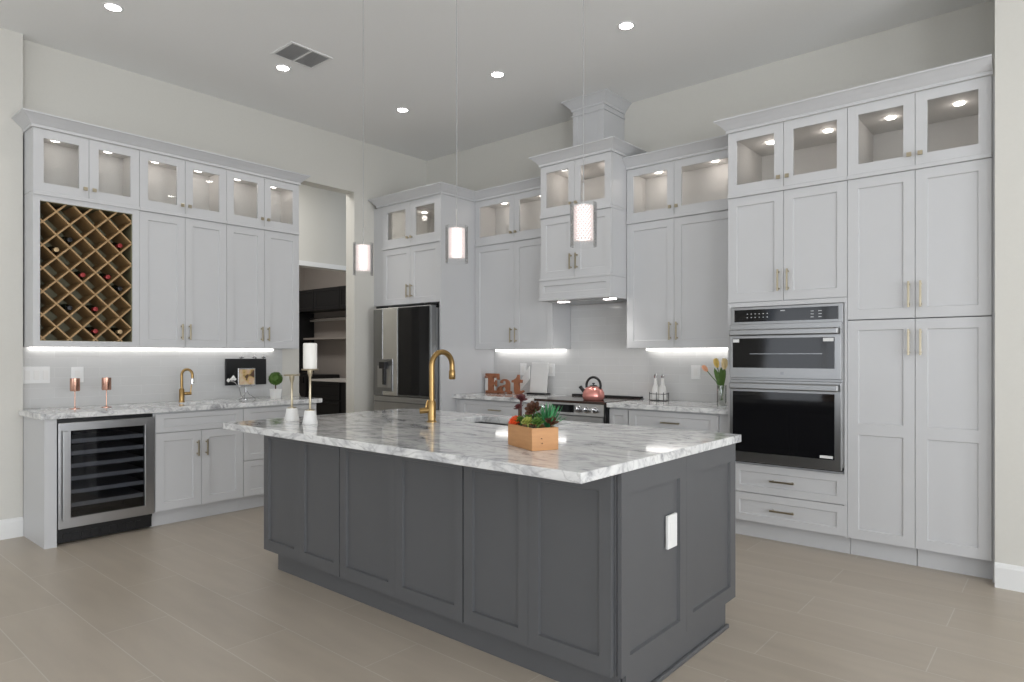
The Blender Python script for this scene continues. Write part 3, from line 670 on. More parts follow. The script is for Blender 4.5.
# base cabinets on the back wall + counters
KF = 4.70; KD = YB-KF-.002
base_cab('white drawer base cabinet between refrigerator and range', frameB, KF, -4.776, -3.712, [], [(-4.70, -3.72, .700, .862, .15), (-4.70, -3.72, .415, .695, .15), (-4.70, -3.72, .125, .410, .15)], KD, (-4.3, 5, 0))
base_cab('narrow white base cabinet immediately right of the range', frameB, KF, -2.940, -2.757, [], [(-2.935, -2.760, .125, .862, 0)], KD, (-2.85, 5, 0))
base_cab('wide white drawer base cabinet left of the oven tower', frameB, KF, -2.756, -1.903, [], [(-2.752, -1.99, .700, .862, .16), (-2.752, -1.99, .415, .695, .16), (-2.752, -1.99, .125, .410, .16)], KD, (-2.3, 5, 0))
bm = new(); slab(bm, -4.776, -3.708, 4.665, YB-.001, .876, .914); tag(link('countertop', bm, 'marble', bevel=.003), 'white marble countertop between refrigerator and range', 'countertop')
bm = new(); slab(bm, -2.942, -1.903, 4.665, YB-.001, .876, .914); tag(link('countertop', bm, 'marble', bevel=.003), 'white marble countertop between range and oven tower', 'countertop')
bm = new(); box(bm, -4.776, -1.903, YB-.011, YB-.001, .9145, 1.371); box(bm, -3.755, -2.947, YB-.011, YB-.001, 1.371, 1.80)
tag(link('backsplash', bm, 'tileB'), 'glossy pale tile backsplash behind the range', 'backsplash')
undercab('LED light bar under the wall cabinet left of the hood', (-4.72, -3.80, YB-.05, YB-.03, 1.352, 1.3715), (-4.25, YB-.07, 1.371), (math.radians(25), 0, 0), .9, .03, .2)
undercab('LED light bar under the wall cabinet right of the hood', (-2.90, -1.95, YB-.05, YB-.03, 1.352, 1.3715), (-2.38, YB-.07, 1.371), (math.radians(25), 0, 0), .9, .03, .2)

# range
t = thing('range', 'stainless slide-in range with front knobs and black glass cooktop', 'range', (-3.33, 5, 0)); R0, R1 = -3.703, -2.950; FG = frameB(4.66)
bx('body', 'steeld', t, R0, R1, .03, .62, .02, .895, F=FG)
bx('cooktop', 'cook', t, R0, R1, -.01, .60, .8955, .918, F=FG, bevel=.003)['label'] = 'dark glass cooktop'
bx('rear_vent', 'black', t, R0, R1, .585, .635, .9185, .935, F=FG)
bm = new(); v = [(0, .80), (0.0, .80)]
a_ = ring(bm, [(R0, 4.655, .795), (R0, 4.70, .795), (R0, 4.70, .894), (R0, 4.665, .894)]); b_ = ring(bm, [(R1-.012, 4.655, .795), (R1-.012, 4.70, .795), (R1-.012, 4.70, .894), (R1-.012, 4.665, .894)])
bridge(bm, a_, b_); bm.faces.new(a_); bm.faces.new(b_); p = link('control_panel', bm, 'steel', t)
bx('side_trim', 'black', t, R1-.0115, R1, -.006, .03, .02, .894, F=FG)
bm = new(); box(bm, -3.50, -3.27, 4.648, 4.656, .815, .880); link('display', bm, 'bglass', p)
for x in (-3.215, -3.135, -3.05, -3.66, -3.585):
    bm = new(); lathe(bm, [(.030, 0), (.030, -.006), (.026, -.008), (.024, -.034), (.020, -.036)], (x, 4.658, .845), 20, 'y'); box(bm, x-.005, x+.005, 4.612, 4.625, .825, .865); link('knob', bm, 'chrome', p, True)
bx('oven_door', 'steel', t, R0+.003, R1-.014, -.012, .029, .22, .785, F=FG, bevel=.003); d = [c for c in t.children if c.name.startswith('oven_door')][0]
bx('glass_window', 'bglass', d, R0+.08, R1-.09, -.0145, -.0125, .30, .64, F=FG)
bm = new(); tube(bm, [(R0+.04, 4.60, .735), (R1-.05, 4.60, .735)], .013, 10)
for x in (R0+.06, R1-.07): tube(bm, [(x, 4.60, .735), (x, 4.65, .735)], .009, 8)
link('handle', bm, 'chrome', d, True)
bx('bottom_drawer', 'steel', t, R0+.003, R1-.014, -.008, .029, .05, .21, F=FG, bevel=.003)

# ================================================================== ISLAND
IX0, IX1, IY0, IY1 = -3.782, -1.26, 2.077, 3.184
t = thing('kitchen_island', 'dark grey shaker-panelled kitchen island base', 'island', (-2.5, 2.6, 0)); FI = frameB(IY0)
bm = new(); 
box(bm, IX0+.002, -1.282, IY0+.022, 2.70, .114, .874); box(bm, IX0+.002, -1.282, 2.70, IY1-.022, .114, .60)
box(bm, IX0+.002, -3.0, 2.70, IY1-.022, .60, .874); box(bm, -2.1, -1.282, 2.70, IY1-.022, .60, .874); box(bm, -3.0, -2.1, IY1-.04, IY1-.022, .60, .874)
link('body', bm, 'grey', t)
bx('toe_kick', 'grey', t, -3.689, -1.284, 2.120, 3.06, 0, .114)
DX = [-3.782, -3.387, -2.991, -2.528, -2.058, -1.685, -1.287]
for i in range(6):
    a = DX[i]+(.004 if i % 2 == 0 and i else .0005); b = DX[i+1]-(.004 if i % 2 else .0005)
    bm = new(); shaker(bm, a, b, .116, .868, FI, w=.052, wt=.065, wb=.065, rec=.013); link('panel_door', bm, 'grey', t)
for i in range(4):
    a = IX0+i*.625; bm = new(); shaker(bm, a+.003, a+.622, .116, .868, lambda u, d, z: (u, IY1-d, z), w=.06); link('panel_door', bm, 'grey', t)
FE = lambda u, d, z: (IX1-d, u, z)
bm = new(); shaker(bm, 2.102, 2.642, .114, .874, FE, w=.062, wt=.085, wb=.065, t=.018, rec=.013); shaker(bm, 2.643, IY1, .114, .874, FE, w=.062, wt=.085, wb=.065, t=.018, rec=.013)
link('end_panel', bm, 'grey', t)
bx('end_skirt', 'grey', t, -1.2785, -1.2605, 2.135, 3.06, 0, .1138)
bm = new(); box(bm, -1.26, -1.245, 2.125, 3.07, 0, .02); link('shoe_moulding', bm, 'grey', t, bevel=.004)
bm = new(); shaker(bm, IY0+.03, 2.63, .116, .868, lambda u, d, z: (IX0-.0+d, u, z), w=.06, t=.002, rec=.0015); shaker(bm, 2.635, IY1-.03, .116, .868, lambda u, d, z: (IX0+d, u, z), w=.06, t=.002, rec=.0015); link('end_panel', bm, 'grey', t)
pl = bx('outlet_plate', 'plate', t, 2.462, 2.545, -.004, .008, .51, .648, F=FE, bevel=.002, label='white outlet plate')
bx('outlet_face', 'plate', pl, 2.484, 2.523, -.006, -.0041, .54, .618, F=FE)
bm = new(); slab(bm, -3.79, -1.250, 1.825, 3.238, .876, .914, (-2.92, -2.20, 2.79, 3.12))
tag(link('island_countertop', bm, 'marble', bevel=.004), 'large white marble worktop with grey veins on the island', 'countertop')
sink('undermount steel sink in the island worktop', -2.92, -2.20, 2.79, 3.12, (-2.56, 2.95, .68))
# island faucet
def arc(c, r, a0, a1, n, ux, uz=(0, 0, 1)):
    return [tuple(c[k]+r*math.cos(a0+(a1-a0)*i/n)*ux[k]+r*math.sin(a0+(a1-a0)*i/n)*uz[k] for k in range(3)) for i in range(n+1)]
fx, fy = -2.88, 2.645
t = thing('kitchen_faucet', 'tall brass gooseneck faucet on the island worktop', 'faucet', (fx, fy, .914))
bm = new(); lathe(bm, [(.030, .9142), (.030, .92), (.0235, .925), (.0235, 1.03), (.020, 1.04)], (fx, fy, 0), 24); link('base', bm, 'brass', t, True)
ux = Vector((.02, 1, 0)).normalized(); r = .082; top = 1.248
pts = [(fx, fy, 1.02), (fx, fy, 1.15)]+arc((fx+ux.x*r, fy+ux.y*r, top), r, PI, 0, 18, ux)+[(fx+2*r*ux.x, fy+2*r*ux.y, top-.03)]
bm = new(); tube(bm, pts, .0165, 14); link('spout', bm, 'brass', t, True)
p = (fx+2*r*ux.x, fy+2*r*ux.y); bm = new(); lathe(bm, [(.0165, top-.028), (.0195, top-.035), (.0205, top-.08), (.017, top-.085)], (p[0], p[1], 0), 20); link('spray_head', bm, 'brass', t, True)
bm = new(); tube(bm, [(fx-.01, fy-.008, .985), (fx-.055, fy-.045, .980)], [.019, .017], 14); tube(bm, [(fx-.030, fy-.024, .985), (fx-.020, fy-.014, 1.045)], [.008, .006], 8); link('lever_handle', bm, 'brass', t, True)

# ================================================================== pendants
def pendant(x, label):
    y = 2.5; z0, z1 = 1.81, 2.0
    t = thing('pendant_light', label, 'pendant light', (x, y, CE), 'crystal pendants over the island')
    bm = new(); lathe(bm, [(.06, CE-.025), (.06, CE-.002)], (x, y, 0), 24); link('canopy', bm, 'chrome', t, True)
    bm = new(); tube(bm, [(x, y, CE-.02), (x, y, z1+.10)], .0018, 6); link('cord', bm, 'wire', t)
    bm = new(); tube(bm, [(x, y, z1+.10), (x, y, z1+.0)], .004, 8); lathe(bm, [(.012, z1-.0), (.040, z1-.002), (.040, z1-.006)], (x, y, 0), 20); link('stem', bm, 'chrome', t, True)
    bm = new(); lathe(bm, [(.034, z0+.034), (.035, z0+.038), (.035, z1-.008)], (x, y, 0), 20); link('inner_diffuser', bm, 'crystal_core', t, True)
    bm = new(); n = 16; rows = 15
    for k in range(rows):
        for i in range(n):
            a = 2*PI*(i+.5*(k % 2))/n; zc = z0+.028+(z1-z0-.032)*(k+.5)/rows; c = Vector((x+.041*math.cos(a), y+.041*math.sin(a), zc)); s = .0082
            vs = [bm.verts.new(c+Vector(d)*s) for d in ((1, 0, 0), (-1, 0, 0), (0, 1, 0), (0, -1, 0), (0, 0, 1), (0, 0, -1))]
            for a1, b1, c1 in ((0, 2, 4), (2, 1, 4), (1, 3, 4), (3, 0, 4), (2, 0, 5), (1, 2, 5), (3, 1, 5), (0, 3, 5)): bm.faces.new((vs[a1], vs[b1], vs[c1]))
    link('crystal_strands', bm, 'crystal', t)
    bm = new()
    R_, r_ = .062, .059
    A = [[bm.verts.new((x+rr*math.cos(2*PI*i/32), y+rr*math.sin(2*PI*i/32), zz)) for i in range(32)] for rr, zz in ((R_, z0), (R_, z1+.008), (r_, z1+.008), (r_, z0))]
    for i in range(4): bridge(bm, A[i], A[(i+1) % 4])
    link('glass_cylinder', bm, 'pglass', t, True)['label'] = 'clear glass outer cylinder'
pendant(-3.35, 'crystal cylinder pendant lamp, leftmost of the three')
pendant(-2.525, 'crystal cylinder pendant lamp, middle of the three')
pendant(-1.70, 'crystal cylinder pendant lamp, rightmost of the three')
# ceiling lights and vent
def downlight(x, y, label, p=12):
    t = thing('recessed_light', label, 'ceiling light', (x, y, CE), 'recessed ceiling lights')
    bm = new()
    A = [[bm.verts.new((x+rr*math.cos(2*PI*i/28), y+rr*math.sin(2*PI*i/28), zz)) for i in range(28)] for rr, zz in ((.046, CE-.001), (.064, CE-.001), (.062, CE-.005), (.048, CE-.005))]
    for i in range(4): bridge(bm, A[i], A[(i+1) % 4])
    link('trim_ring', bm, 'trim', t)
    bm = new(); lathe(bm, [(.0455, CE-.004), (.0455, CE-.001)], (x, y, 0), 28); link('lens', bm, 'down', t)
    d = bpy.data.lights.new('down_lamp', 'SPOT'); d.energy = p; d.spot_size = math.radians(150); d.spot_blend = 1; d.shadow_soft_size = .06; d.color = (1, .97, .93)
    o = bpy.data.objects.new('down_lamp', d); C.objects.link(o); o.parent = t; o.location = (0, 0, -.012)
downlight(-4.87, 1.60, 'recessed ceiling light at the upper left, above the wine rack side')
downlight(-4.85, 2.83, 'recessed ceiling light beside the air vent')
downlight(-4.82, 4.05, 'recessed ceiling light nearest the refrigerator corner')
downlight(-3.61, 4.05, 'recessed ceiling light between refrigerator and hood, in front of them')
downlight(-2.385, 4.04, 'recessed ceiling light right of the hood chimney, nearest the oven tower')
for k, (x, y) in enumerate(((-1.16, 4.05), (.5, 2.8), (.5, 0), (-3.6, .2), (-1.5, -1.5), (-4.85, .3))):
    downlight(x, y, 'recessed ceiling light over the open side of the room', 5)
t = thing('ceiling_vent', 'white ceiling air vent with two louvred panels', 'vent', (-4.54, 2.81, CE))
bm = new(); V0, V1, V2, V3 = -4.69, -4.39, 2.63, 2.99
box(bm, V0, V1, V2, V2+.02, CE-.008, CE-.0005); box(bm, V0, V1, V3-.02, V3, CE-.008, CE-.0005); box(bm, V0, V0+.02, V2+.02, V3-.02, CE-.008, CE-.0005); box(bm, V1-.02, V1, V2+.02, V3-.02, CE-.008, CE-.0005); box(bm, V0+.02, V1-.02, 2.803, 2.817, CE-.008, CE-.0005)
link('frame', bm, 'trim', t)
bm = new(); box(bm, V0+.02, V1-.02, V2+.02, V3-.02, CE-.002, CE-.0005); link('backing', bm, 'ventgrey', t)
for a, b in ((V2+.02, 2.803), (2.817, V3-.02)):
    bm = new(); 
    for i in range(12):
        x = V0+.025+i*.021; prism(bm, [(x, CE-.002), (x+.003, CE-.002), (x+.014, CE-.009), (x+.011, CE-.009)], a, b, lambda u, d, z: (u, d, z))
    link('louvre_panel', bm, 'ventgrey', t)

# ================================================================== small objects
def wallplate(label, F, u0, u1, z0, z1, n, kind='outlet'):
    t = thing(kind, label, kind.replace('_', ' '), F(.5*(u0+u1), 0, z0))
    bm = new(); box(bm, u0, u1, -.006, -.0002, z0, z1, F); link('plate', bm, 'plate', t, bevel=.002)
    w = (u1-u0)/n
    for i in range(n):
        c = u0+w*(i+.5); bm = new(); box(bm, c-.017, c+.017, -.009, -.0061, z0+.028, z1-.028, F); link('rocker' if kind == 'light_switch' else 'socket_face', bm, 'ceram', t, bevel=.001)
FWL = frameL(XL+.01); FWB = frameB(YB-.011)
wallplate('wide white switch plate at the left end of the left backsplash', FWL, 1.325, 1.495, 1.10, 1.225, 3, 'light_switch')
wallplate('white outlet plate behind the left copper goblet', FWL, 1.632, 1.716, 1.10, 1.22, 1)
wallplate('white outlet on the backsplash just above the copper word sign', FWB, -4.40, -4.32, 1.10, 1.225, 1)
wallplate('white outlet on the backsplash right of the white stand', FWB, -4.03, -3.95, 1.10, 1.225, 1)
wallplate('white outlet on the backsplash right of the soap bottles', FWB, -2.485, -2.40, 1.105, 1.225, 1)
# goblets
def goblet(x, y, label):
    t = thing('goblet', label, 'goblet', (x, y, .914), 'copper goblets on the left counter'); z = .9145
    bm = new(); lathe(bm, [(.034, z), (.034, z+.003), (.006, z+.008), (.0035, z+.02), (.0035, z+.125), (.008, z+.130)], (x, y, 0), 20); link('stem', bm, 'copper', t, True)
    bm = new(); lathe(bm, [(.012, z+.129), (.030, z+.131), (.032, z+.137), (.032, z+.225), (.030, z+.225), (.029, z+.14)], (x, y, 0), 24); link('cup', bm, 'copper', t, True)
goblet(-5.60, 1.585, 'copper stemmed goblet in front of the outlet, left of the pair'); goblet(-5.60, 1.793, 'copper stemmed goblet nearer the brass tap, right of the pair')
# bar faucet
fx, fy = -5.72, 2.40
t = thing('bar_faucet', 'small brass gooseneck tap behind the bar sink', 'faucet', (fx, fy, .914))
bm = new(); lathe(bm, [(.024, .9142), (.024, .92), (.021, .922), (.021, 1.02), (.014, 1.03)], (fx, fy, 0), 20); link('base', bm, 'brass', t, True)
ux = Vector((.75, .66, 0)).normalized(); r = .045; top = 1.145
bm = new(); tube(bm, [(fx, fy, 1.0)]+arc((fx+ux.x*r, fy+ux.y*r, top), r, PI, 0, 14, ux)+[(fx+2*r*ux.x, fy+2*r*ux.y, top-.03)], .011, 12); link('spout', bm, 'brass', t, True)
p = (fx+2*r*ux.x, fy+2*r*ux.y); bm = new(); lathe(bm, [(.012, top-.028), (.014, top-.04), (.014, top-.075), (.011, top-.078)], (p[0], p[1], 0), 16); link('spray_head', bm, 'chrome', t, True)
bm = new(); tube(bm, [(fx, fy+.015, .985), (fx+.01, fy+.075, .985)], .014, 12); tube(bm, [(fx+.01, fy+.068, .985), (fx+.012, fy+.075, 1.06)], [.006, .004], 8); link('lever_handle', bm, 'brass', t, True)
# black panel on the wall
t = thing('black_wall_panel', 'flat black rectangular panel on the left backsplash behind the small picture', 'panel', (-5.85, 3.03, 1.04))
bx('screen', 'black', t, 2.832, 3.225, -.035, -.012, 1.035, 1.278, F=FWL, bevel=.003); bx('mount', 'black', t, 2.95, 3.10, -.012, -.0002, 1.10, 1.20, F=FWL)
t = thing('white_orchid_sprig', 'pale metal blossom sprigs clipped along the top of the black panel', 'ornament', (-5.82, 3.1, 1.28))
for y, s in ((2.98, 1), (3.13, -1), (3.20, 1)):
    bm = new(); tube(bm, [(-5.835, y, 1.2785), (-5.835, y+.01*s, 1.292), (-5.835, y+.035*s, 1.298)], .003, 6)
    for q in range(3): lathe(bm, [(.001, -.014), (.008, -.004), (.007, .006), (.001, .014)], (-5.83, y+.012*q*s-.01, 1.294+.006*(q % 2)), 8)
    link('blossom', bm, 'nickel', t, True)
# picture on easel
t = thing('picture_easel', 'silver wire easel with curved legs on the left counter', 'easel', (-5.62, 2.92, .914)); bm = new()
ex, ey = -5.60, 2.905
tube(bm, [(ex, ey, 1.035), (ex+.005, ey, .98), (ex+.03, ey-.06, .925), (ex+.05, ey-.09, .918)], .0035, 6); tube(bm, [(ex, ey, 1.0), (ex+.005, ey+.03, .96), (ex+.02, ey+.08, .918)], .0035, 6)
link('front_legs', bm, 'nickel', t, True)
bm = new(); tube(bm, [(ex-.01, ey, 1.07), (ex-.05, ey+.01, .918)], .0035, 6); link('rear_leg', bm, 'nickel', t, True)
bm = new(); tube(bm, [(ex+.012, ey-.05, 1.035), (ex+.012, ey+.05, 1.035)], .0035, 6); tube(bm, [(ex-.004, ey, 1.035), (ex-.004, ey, 1.14)], .0035, 6); link('ledge', bm, 'nickel', t, True)
t = thing('small_picture', 'small square floral picture standing on the silver easel', 'picture', (-5.59, 2.93, 1.04))
bm = new(); Fp = frameL(-5.582); z = 1.0395; box(bm, 2.825, 2.985, 0, .010, z, z+.155, Fp); link('frame', bm, 'nickel', t, bevel=.002)
bm = new(); box(bm, 2.835, 2.975, -.001, -.0001, z+.01, z+.145, Fp); link('print', bm, 'art', t)
t = thing('blossom_branch', 'white blossom on a dark curved twig left of the small picture', 'ornament', (-5.6, 2.80, .914)); bm = new()
tube(bm, [(ex, 2.90, .918), (ex, 2.86, .95), (ex, 2.84, 1.03), (ex, 2.80, 1.075), (ex, 2.755, 1.085)], .004, 6); lathe(bm, [(.02, .9143), (.02, .919), (.004, .921)], (ex, 2.90, 0), 14); link('twig', bm, 'nickel', t, True)
for q, (y, zz) in enumerate(((2.775, 1.10), (2.79, 1.115), (2.80, 1.10), (2.745, 1.09), (2.845, 1.045))):
    bm = new(); lathe(bm, [(.001, -.018), (.013, -.006), (.015, .004), (.001, .02)], (ex, y, zz), 10, 'z' if q % 2 else 'y'); link('petal', bm, 'ceram', t, True)
# topiary
t = thing('topiary', 'round green topiary ball in a white square pot', 'plant', (-5.55, 3.12, .914)); cx, cy = -5.50, 3.135
bm = new(); a_ = .032
A = [[bm.verts.new((cx+sx*w, cy+sy*w, zz)) for sx, sy in ((-1, -1), (1, -1), (1, 1), (-1, 1))] for w, zz in ((.032, .9145), (.040, 1.005), (.034, 1.005), (.033, .99))]
for i in range(3): bridge(bm, A[i], A[i+1])
bm.faces.new(A[0]); bm.faces.new(A[3]); link('pot', bm, 'ceram', t, bevel=.002)
bm = new(); tube(bm, [(cx, cy, .985), (cx, cy, 1.06)], .006, 8); link('trunk', bm, 'brown', t, True)
bm = new(); random.seed(3); cz = 1.098; R_ = .057
bmesh.ops.create_icosphere(bm, subdivisions=3, radius=R_*.9, matrix=Matrix.Translation((cx, cy, cz)))
for i in range(700):
    z_ = random.uniform(-1, 1); a = random.uniform(0, 2*PI); s = math.sqrt(1-z_*z_); n = Vector((s*math.cos(a), s*math.sin(a), z_)); tt = n.orthogonal().normalized(); tt.rotate(Matrix.Rotation(random.uniform(0, 6.28), 3, n)); w = n.cross(tt)
    c = Vector((cx, cy, cz))+n*R_*random.uniform(.86, .96); l = .011
    vs = [bm.verts.new(c), bm.verts.new(c+n*l*.6+w*.004), bm.verts.new(c+n*l+tt*.004), bm.verts.new(c+n*l*.6-w*.004)]; bm.faces.new(vs)
link('foliage_ball', bm, 'leaf', t)
# candle holders
def holder(x, y, h, label, candle=False):
    t = thing('candle_holder', label, 'candle holder', (x, y, .914), 'brass candle holders on the island'); z = .9145
    bm = new(); lathe(bm, [(.042, z), (.043, z+.004), (.032, z+.072), (.029, z+.078)], (x, y, 0), 24); o = link('base', bm, 'ceram', t, True); o['label'] = 'white conical base'
    bm = new(); lathe(bm, [(.026, z+.0782), (.026, z+.082), (.009, z+.086), (.007, z+.09), (.007, h-.05), (.014, h-.03), (.016, h-.008), (.012, h-.006)], (x, y, 0), 20); link('stem', bm, 'pull', t, True)
    bm = new(); lathe(bm, [(.012, h-.006), (.047, h-.008), (.049, h), (.046, h), (.044, h-.004), (.03, h-.004)], (x, y, 0), 28); link('dish', bm, 'pull', t, True)
holder(-3.56, 2.135, 1.195, 'shorter empty brass candle holder with white base on the island')
holder(-3.325, 2.11, 1.232, 'taller brass candle holder with white base carrying the pillar candle')
t = thing('pillar_candle', 'white cylindrical pillar candle on the taller brass holder', 'candle', (-3.325, 2.11, 1.228))
bm = new(); lathe(bm, [(.038, 1.2325), (.039, 1.236), (.039, 1.376), (.036, 1.38), (.01, 1.378)], (-3.325, 2.11, 0), 28); link('wax', bm, 'wax', t, True)
bm = new(); tube(bm, [(-3.325, 2.11, 1.376), (-3.325, 2.112, 1.392)], .0015, 6); link('wick', bm, 'brown', t)
# planter with succulents
c0 = Vector((-1.685, 2.103, .9145)); e1 = Vector((-.215, .097, 0)).normalized(); e2 = Vector((.06, .106, 0)).normalized(); e2 = Vector((-e1.y, e1.x, 0)); e2 = e2 if e2.y > 0 else -e2
def PL(a, b, z): v = c0+e1*a+e2*b; return (v.x, v.y, .9145+z)
t = thing('succulent_planter', 'wooden box planter of mixed succulents on the island', 'planter', (-1.76, 2.2, .914)); LA, LB, LH = .235, .125, .094
bm = new(); A = [ring(bm, [PL(a, b, z) for a, b in ((i, i), (LA-i, i), (LA-i, LB-i), (i, LB-i))]) for i, z in ((0, 0), (0, LH), (.009, LH), (.009, .012))]
for i in range(3): bridge(bm, A[i], A[i+1])
bm.faces.new(A[0]); bm.faces.new(A[3]); link('box', bm, 'planter', t, bevel=.0015)
bm = new(); box(bm, .0095, LA-.0095, .0095, LB-.0095, .013, LH-.012, lambda u, d, z: PL(u, d, z)); link('moss', bm, 'soil', t)
bm = new()
for b_, z_ in ((.045, .050), (.048, .030)):
    p = PL(-.0004, b_, z_); lathe(bm, [(.0045, -.0005), (.0045, .0008)], p, 10, 'x', sc=(1, .5))
link('knot', bm, 'brown', t)['label'] = 'dark knots in the wood'
def petal(bm, base, d, up, L_, w, th_=.25, curl=.3):
    d = d.normalized(); side = d.cross(up).normalized(); nrm = side.cross(d)
    ws = [.45, .9, 1, .75, .08]; ts = [0, .3, .6, .85, 1]; rings = []
    for k, (s, ww) in enumerate(zip(ts, ws)):
        c = base+d*L_*s+nrm*(curl*L_*s*s); rings.append([bm.verts.new(c+side*w*ww*math.cos(a)+nrm*w*ww*th_*math.sin(a)) for a in (0, PI/3, 2*PI/3, PI, 4*PI/3, 5*PI/3)])
    for a, b in zip(rings, rings[1:]): bridge(bm, a, b)
    bm.faces.new(rings[0]); bm.faces.new(rings[-1])
def rosette(name, m, a, b, z, R_, n, tilt=(0, 0, 1), w=.28, label=None, stem=True):
    bm = new(); c = Vector(PL(a, b, z)); up = Vector(tilt).normalized(); ox = up.orthogonal().normalized(); oy = up.cross(ox)
    for i in range(n):
        g = i*2.39996; el = .1+1.25*(i/n); d = (ox*math.cos(g)+oy*math.sin(g))*math.cos(el)+up*math.sin(el)
        petal(bm, c+up*R_*.12*(i/n), d, up+Vector((.001, .002, 0)), R_*(1-.35*i/n), R_*w*(1-.3*i/n), curl=.15)
    if stem: tube(bm, [Vector(PL(a, b, LH-.015)), c], .004, 6)
    o = link(name, bm, m, t, True)
    if label: o['label'] = label
rosette('succulent_rosette', 'orange', .192, .022, .098, .040, 22, (-.1, -.4, 1), .5, 'orange-red succulent')
rosette('succulent_rosette', 'lime', .072, .018, .108, .034, 22, (0, -.5, 1), .38, 'yellow-green succulent')
rosette('succulent_rosette', 'leaf', .130, .05, .112, .045, 20, (0, 0, 1), .22, 'green succulent')
rosette('succulent_rosette', 'leaf', .035, .045, .108, .036, 20, (.2, -.5, 1), .30, 'small green succulent')
rosette('succulent_rosette', 'leaf', .10, .085, .115, .040, 18, (0, -.3, 1), .30)
rosette('succulent_rosette', 'brown', .115, .068, .160, .044, 22, (.1, -.8, .7), .34, 'large brown succulent')
rosette('succulent_rosette', 'leaf', .165, .03, .105, .034, 16, (-.2, -.3, 1), .3)
rosette('succulent_rosette', 'burg', .195, .045, .200, .030, 20, (.4, -.3, .7), .30, 'burgundy succulent')
rosette('succulent_rosette', 'burg', .205, .04, .160, .028, 18, (-.3, -.3, .8), .30)
rosette('succulent_rosette', 'brown', .018, .100, .110, .034, 20, (.4, -.4, 1), .30)
bm = new(); random.seed(11)
for i in range(46):
    a = random.uniform(0, 2*PI); el = random.uniform(.55, 1.5); d = Vector((math.cos(a)*math.cos(el), math.sin(a)*math.cos(el), math.sin(el)))
    petal(bm, Vector(PL(.045, .098, LH-.01)), d, Vector((.3, .1, 1)), random.uniform(.08, .12), .004, .4, random.uniform(-.1, .2))
link('spiky_grass', bm, 'leafb', t, True)['label'] = 'spiky bright green air plant'
bm = new()
for i in range(9):
    a = random.uniform(0, 2*PI); d = Vector((math.cos(a)*.6, math.sin(a)*.6, .8)); petal(bm, Vector(PL(.215, .06, LH-.01)), d, Vector((.3, .1, 1)), random.uniform(.05, .08), .003, .4)
link('thin_sprigs', bm, 'leaf', t, True)
# kettle
kx, ky, kz = -3.185, 4.84, .9185
t = thing('kettle', 'rose copper whistling kettle with black arched handle on the cooktop', 'kettle', (kx, ky, kz))
bm = new(); lathe(bm, [(.085, kz), (.094, kz+.01), (.098, kz+.035), (.094, kz+.065), (.075, kz+.10), (.045, kz+.118), (.034, kz+.12)], (kx, ky, 0), 28); link('body', bm, 'rose', t, 'all')
bm = new(); lathe(bm, [(.036, kz+.1202), (.030, kz+.128), (.006, kz+.132), (.006, kz+.136), (.012, kz+.140), (.012, kz+.148), (.006, kz+.150)], (kx, ky, 0), 20); link('lid', bm, 'black', t, True)
bm = new(); ux = Vector((1, 0, 0)); tube(bm, [(kx-.072, ky, kz+.088)]+arc((kx+.0, ky, kz+.125), .074, PI*1.12, -PI*.18, 18, ux)+[(kx+.06, ky, kz+.092)], .011, 10); link('handle', bm, 'black', t, True)
bm = new(); tube(bm, [(kx-.07, ky-.02, kz+.06), (kx-.11, ky-.035, kz+.105)], [.022, .014], 12); tube(bm, [(kx-.105, ky-.033, kz+.10), (kx-.118, ky-.037, kz+.116)], .016, 10); link('spout', bm, 'black', t, True)
# EAT sign
t = thing('word_sign', 'rusty copper word sign reading Eat on the counter left of the range', 'sign', (-4.45, 5.08, .914))
def poly_curve(polys, d):
    cu = bpy.data.curves.new('tmp', 'CURVE'); cu.dimensions = '2D'; cu.fill_mode = 'BOTH'; cu.extrude = d
    for P in polys:
        s = cu.splines.new('POLY'); s.points.add(len(P)-1); s.use_cyclic_u = True
        for q, (x, y) in zip(s.points, P): q.co = (x, y, 0, 1)
    return cu
def glyph(polys, x0, nm):
    cu = poly_curve(polys, .010); ob = bpy.data.objects.new('tmp', cu); C.objects.link(ob); dg = bpy.context.evaluated_depsgraph_get(); me = ob.evaluated_get(dg).to_mesh()
    bm = new(); bm.from_mesh(me); bpy.data.objects.remove(ob)
    for v in bm.verts: v.co = Vector((x0+v.co.x, 5.08+v.co.z, .9147+v.co.y))
    link(nm, bm, 'rust', t)
def circ(cx, cy, rx, ry, a0, a1, n, rev=False):
    p = [(cx+rx*math.cos(math.radians(a0+(a1-a0)*i/n)), cy+ry*math.sin(math.radians(a0+(a1-a0)*i/n))) for i in range(n+1)]
    return p[::-1] if rev else p
E_ = [(0, 0), (.185, 0), (.195, .065), (.175, .065), (.155, .030), (.105, .028), (.105, .088), (.130, .088), (.136, .070), (.150, .070), (.150, .136), (.136, .136), (.130, .116), (.105, .116), (.105, .176), (.150, .174), (.168, .142), (.186, .142), (.180, .205), (0, .205), (0, .18), (.035, .176), (.035, .029), (0, .025)]
glyph([E_], -4.69, 'letter')
a_out = [(.145, 0), (.185, 0), (.185, .028), (.160, .030)]+circ(.095, .10, .066, .052, 0, 165, 12)+[(.045, .108), (.062, .108)]+circ(.088, .112, .026, .022, 160, 20, 6)+[(.112, .100), (.095, .092), (.060, .084)]+circ(.055, .042, .047, .042, 110, 300, 10)+[(.112, .022)]
glyph([a_out, circ(.082, .045, .028, .025, 0, 360, 12)], -4.52, 'letter')
t_ = [(.03, .03), (.045, .006), (.075, 0), (.12, .004), (.16, .03), (.15, .045), (.120, .033), (.100, .038), (.098, .118), (.135, .118), (.135, .148), (.098, .148), (.098, .196), (.080, .20), (.062, .165), (.03, .148), (.0, .140), (.0, .118), (.03, .118)]
glyph([t_], -4.33, 'letter')
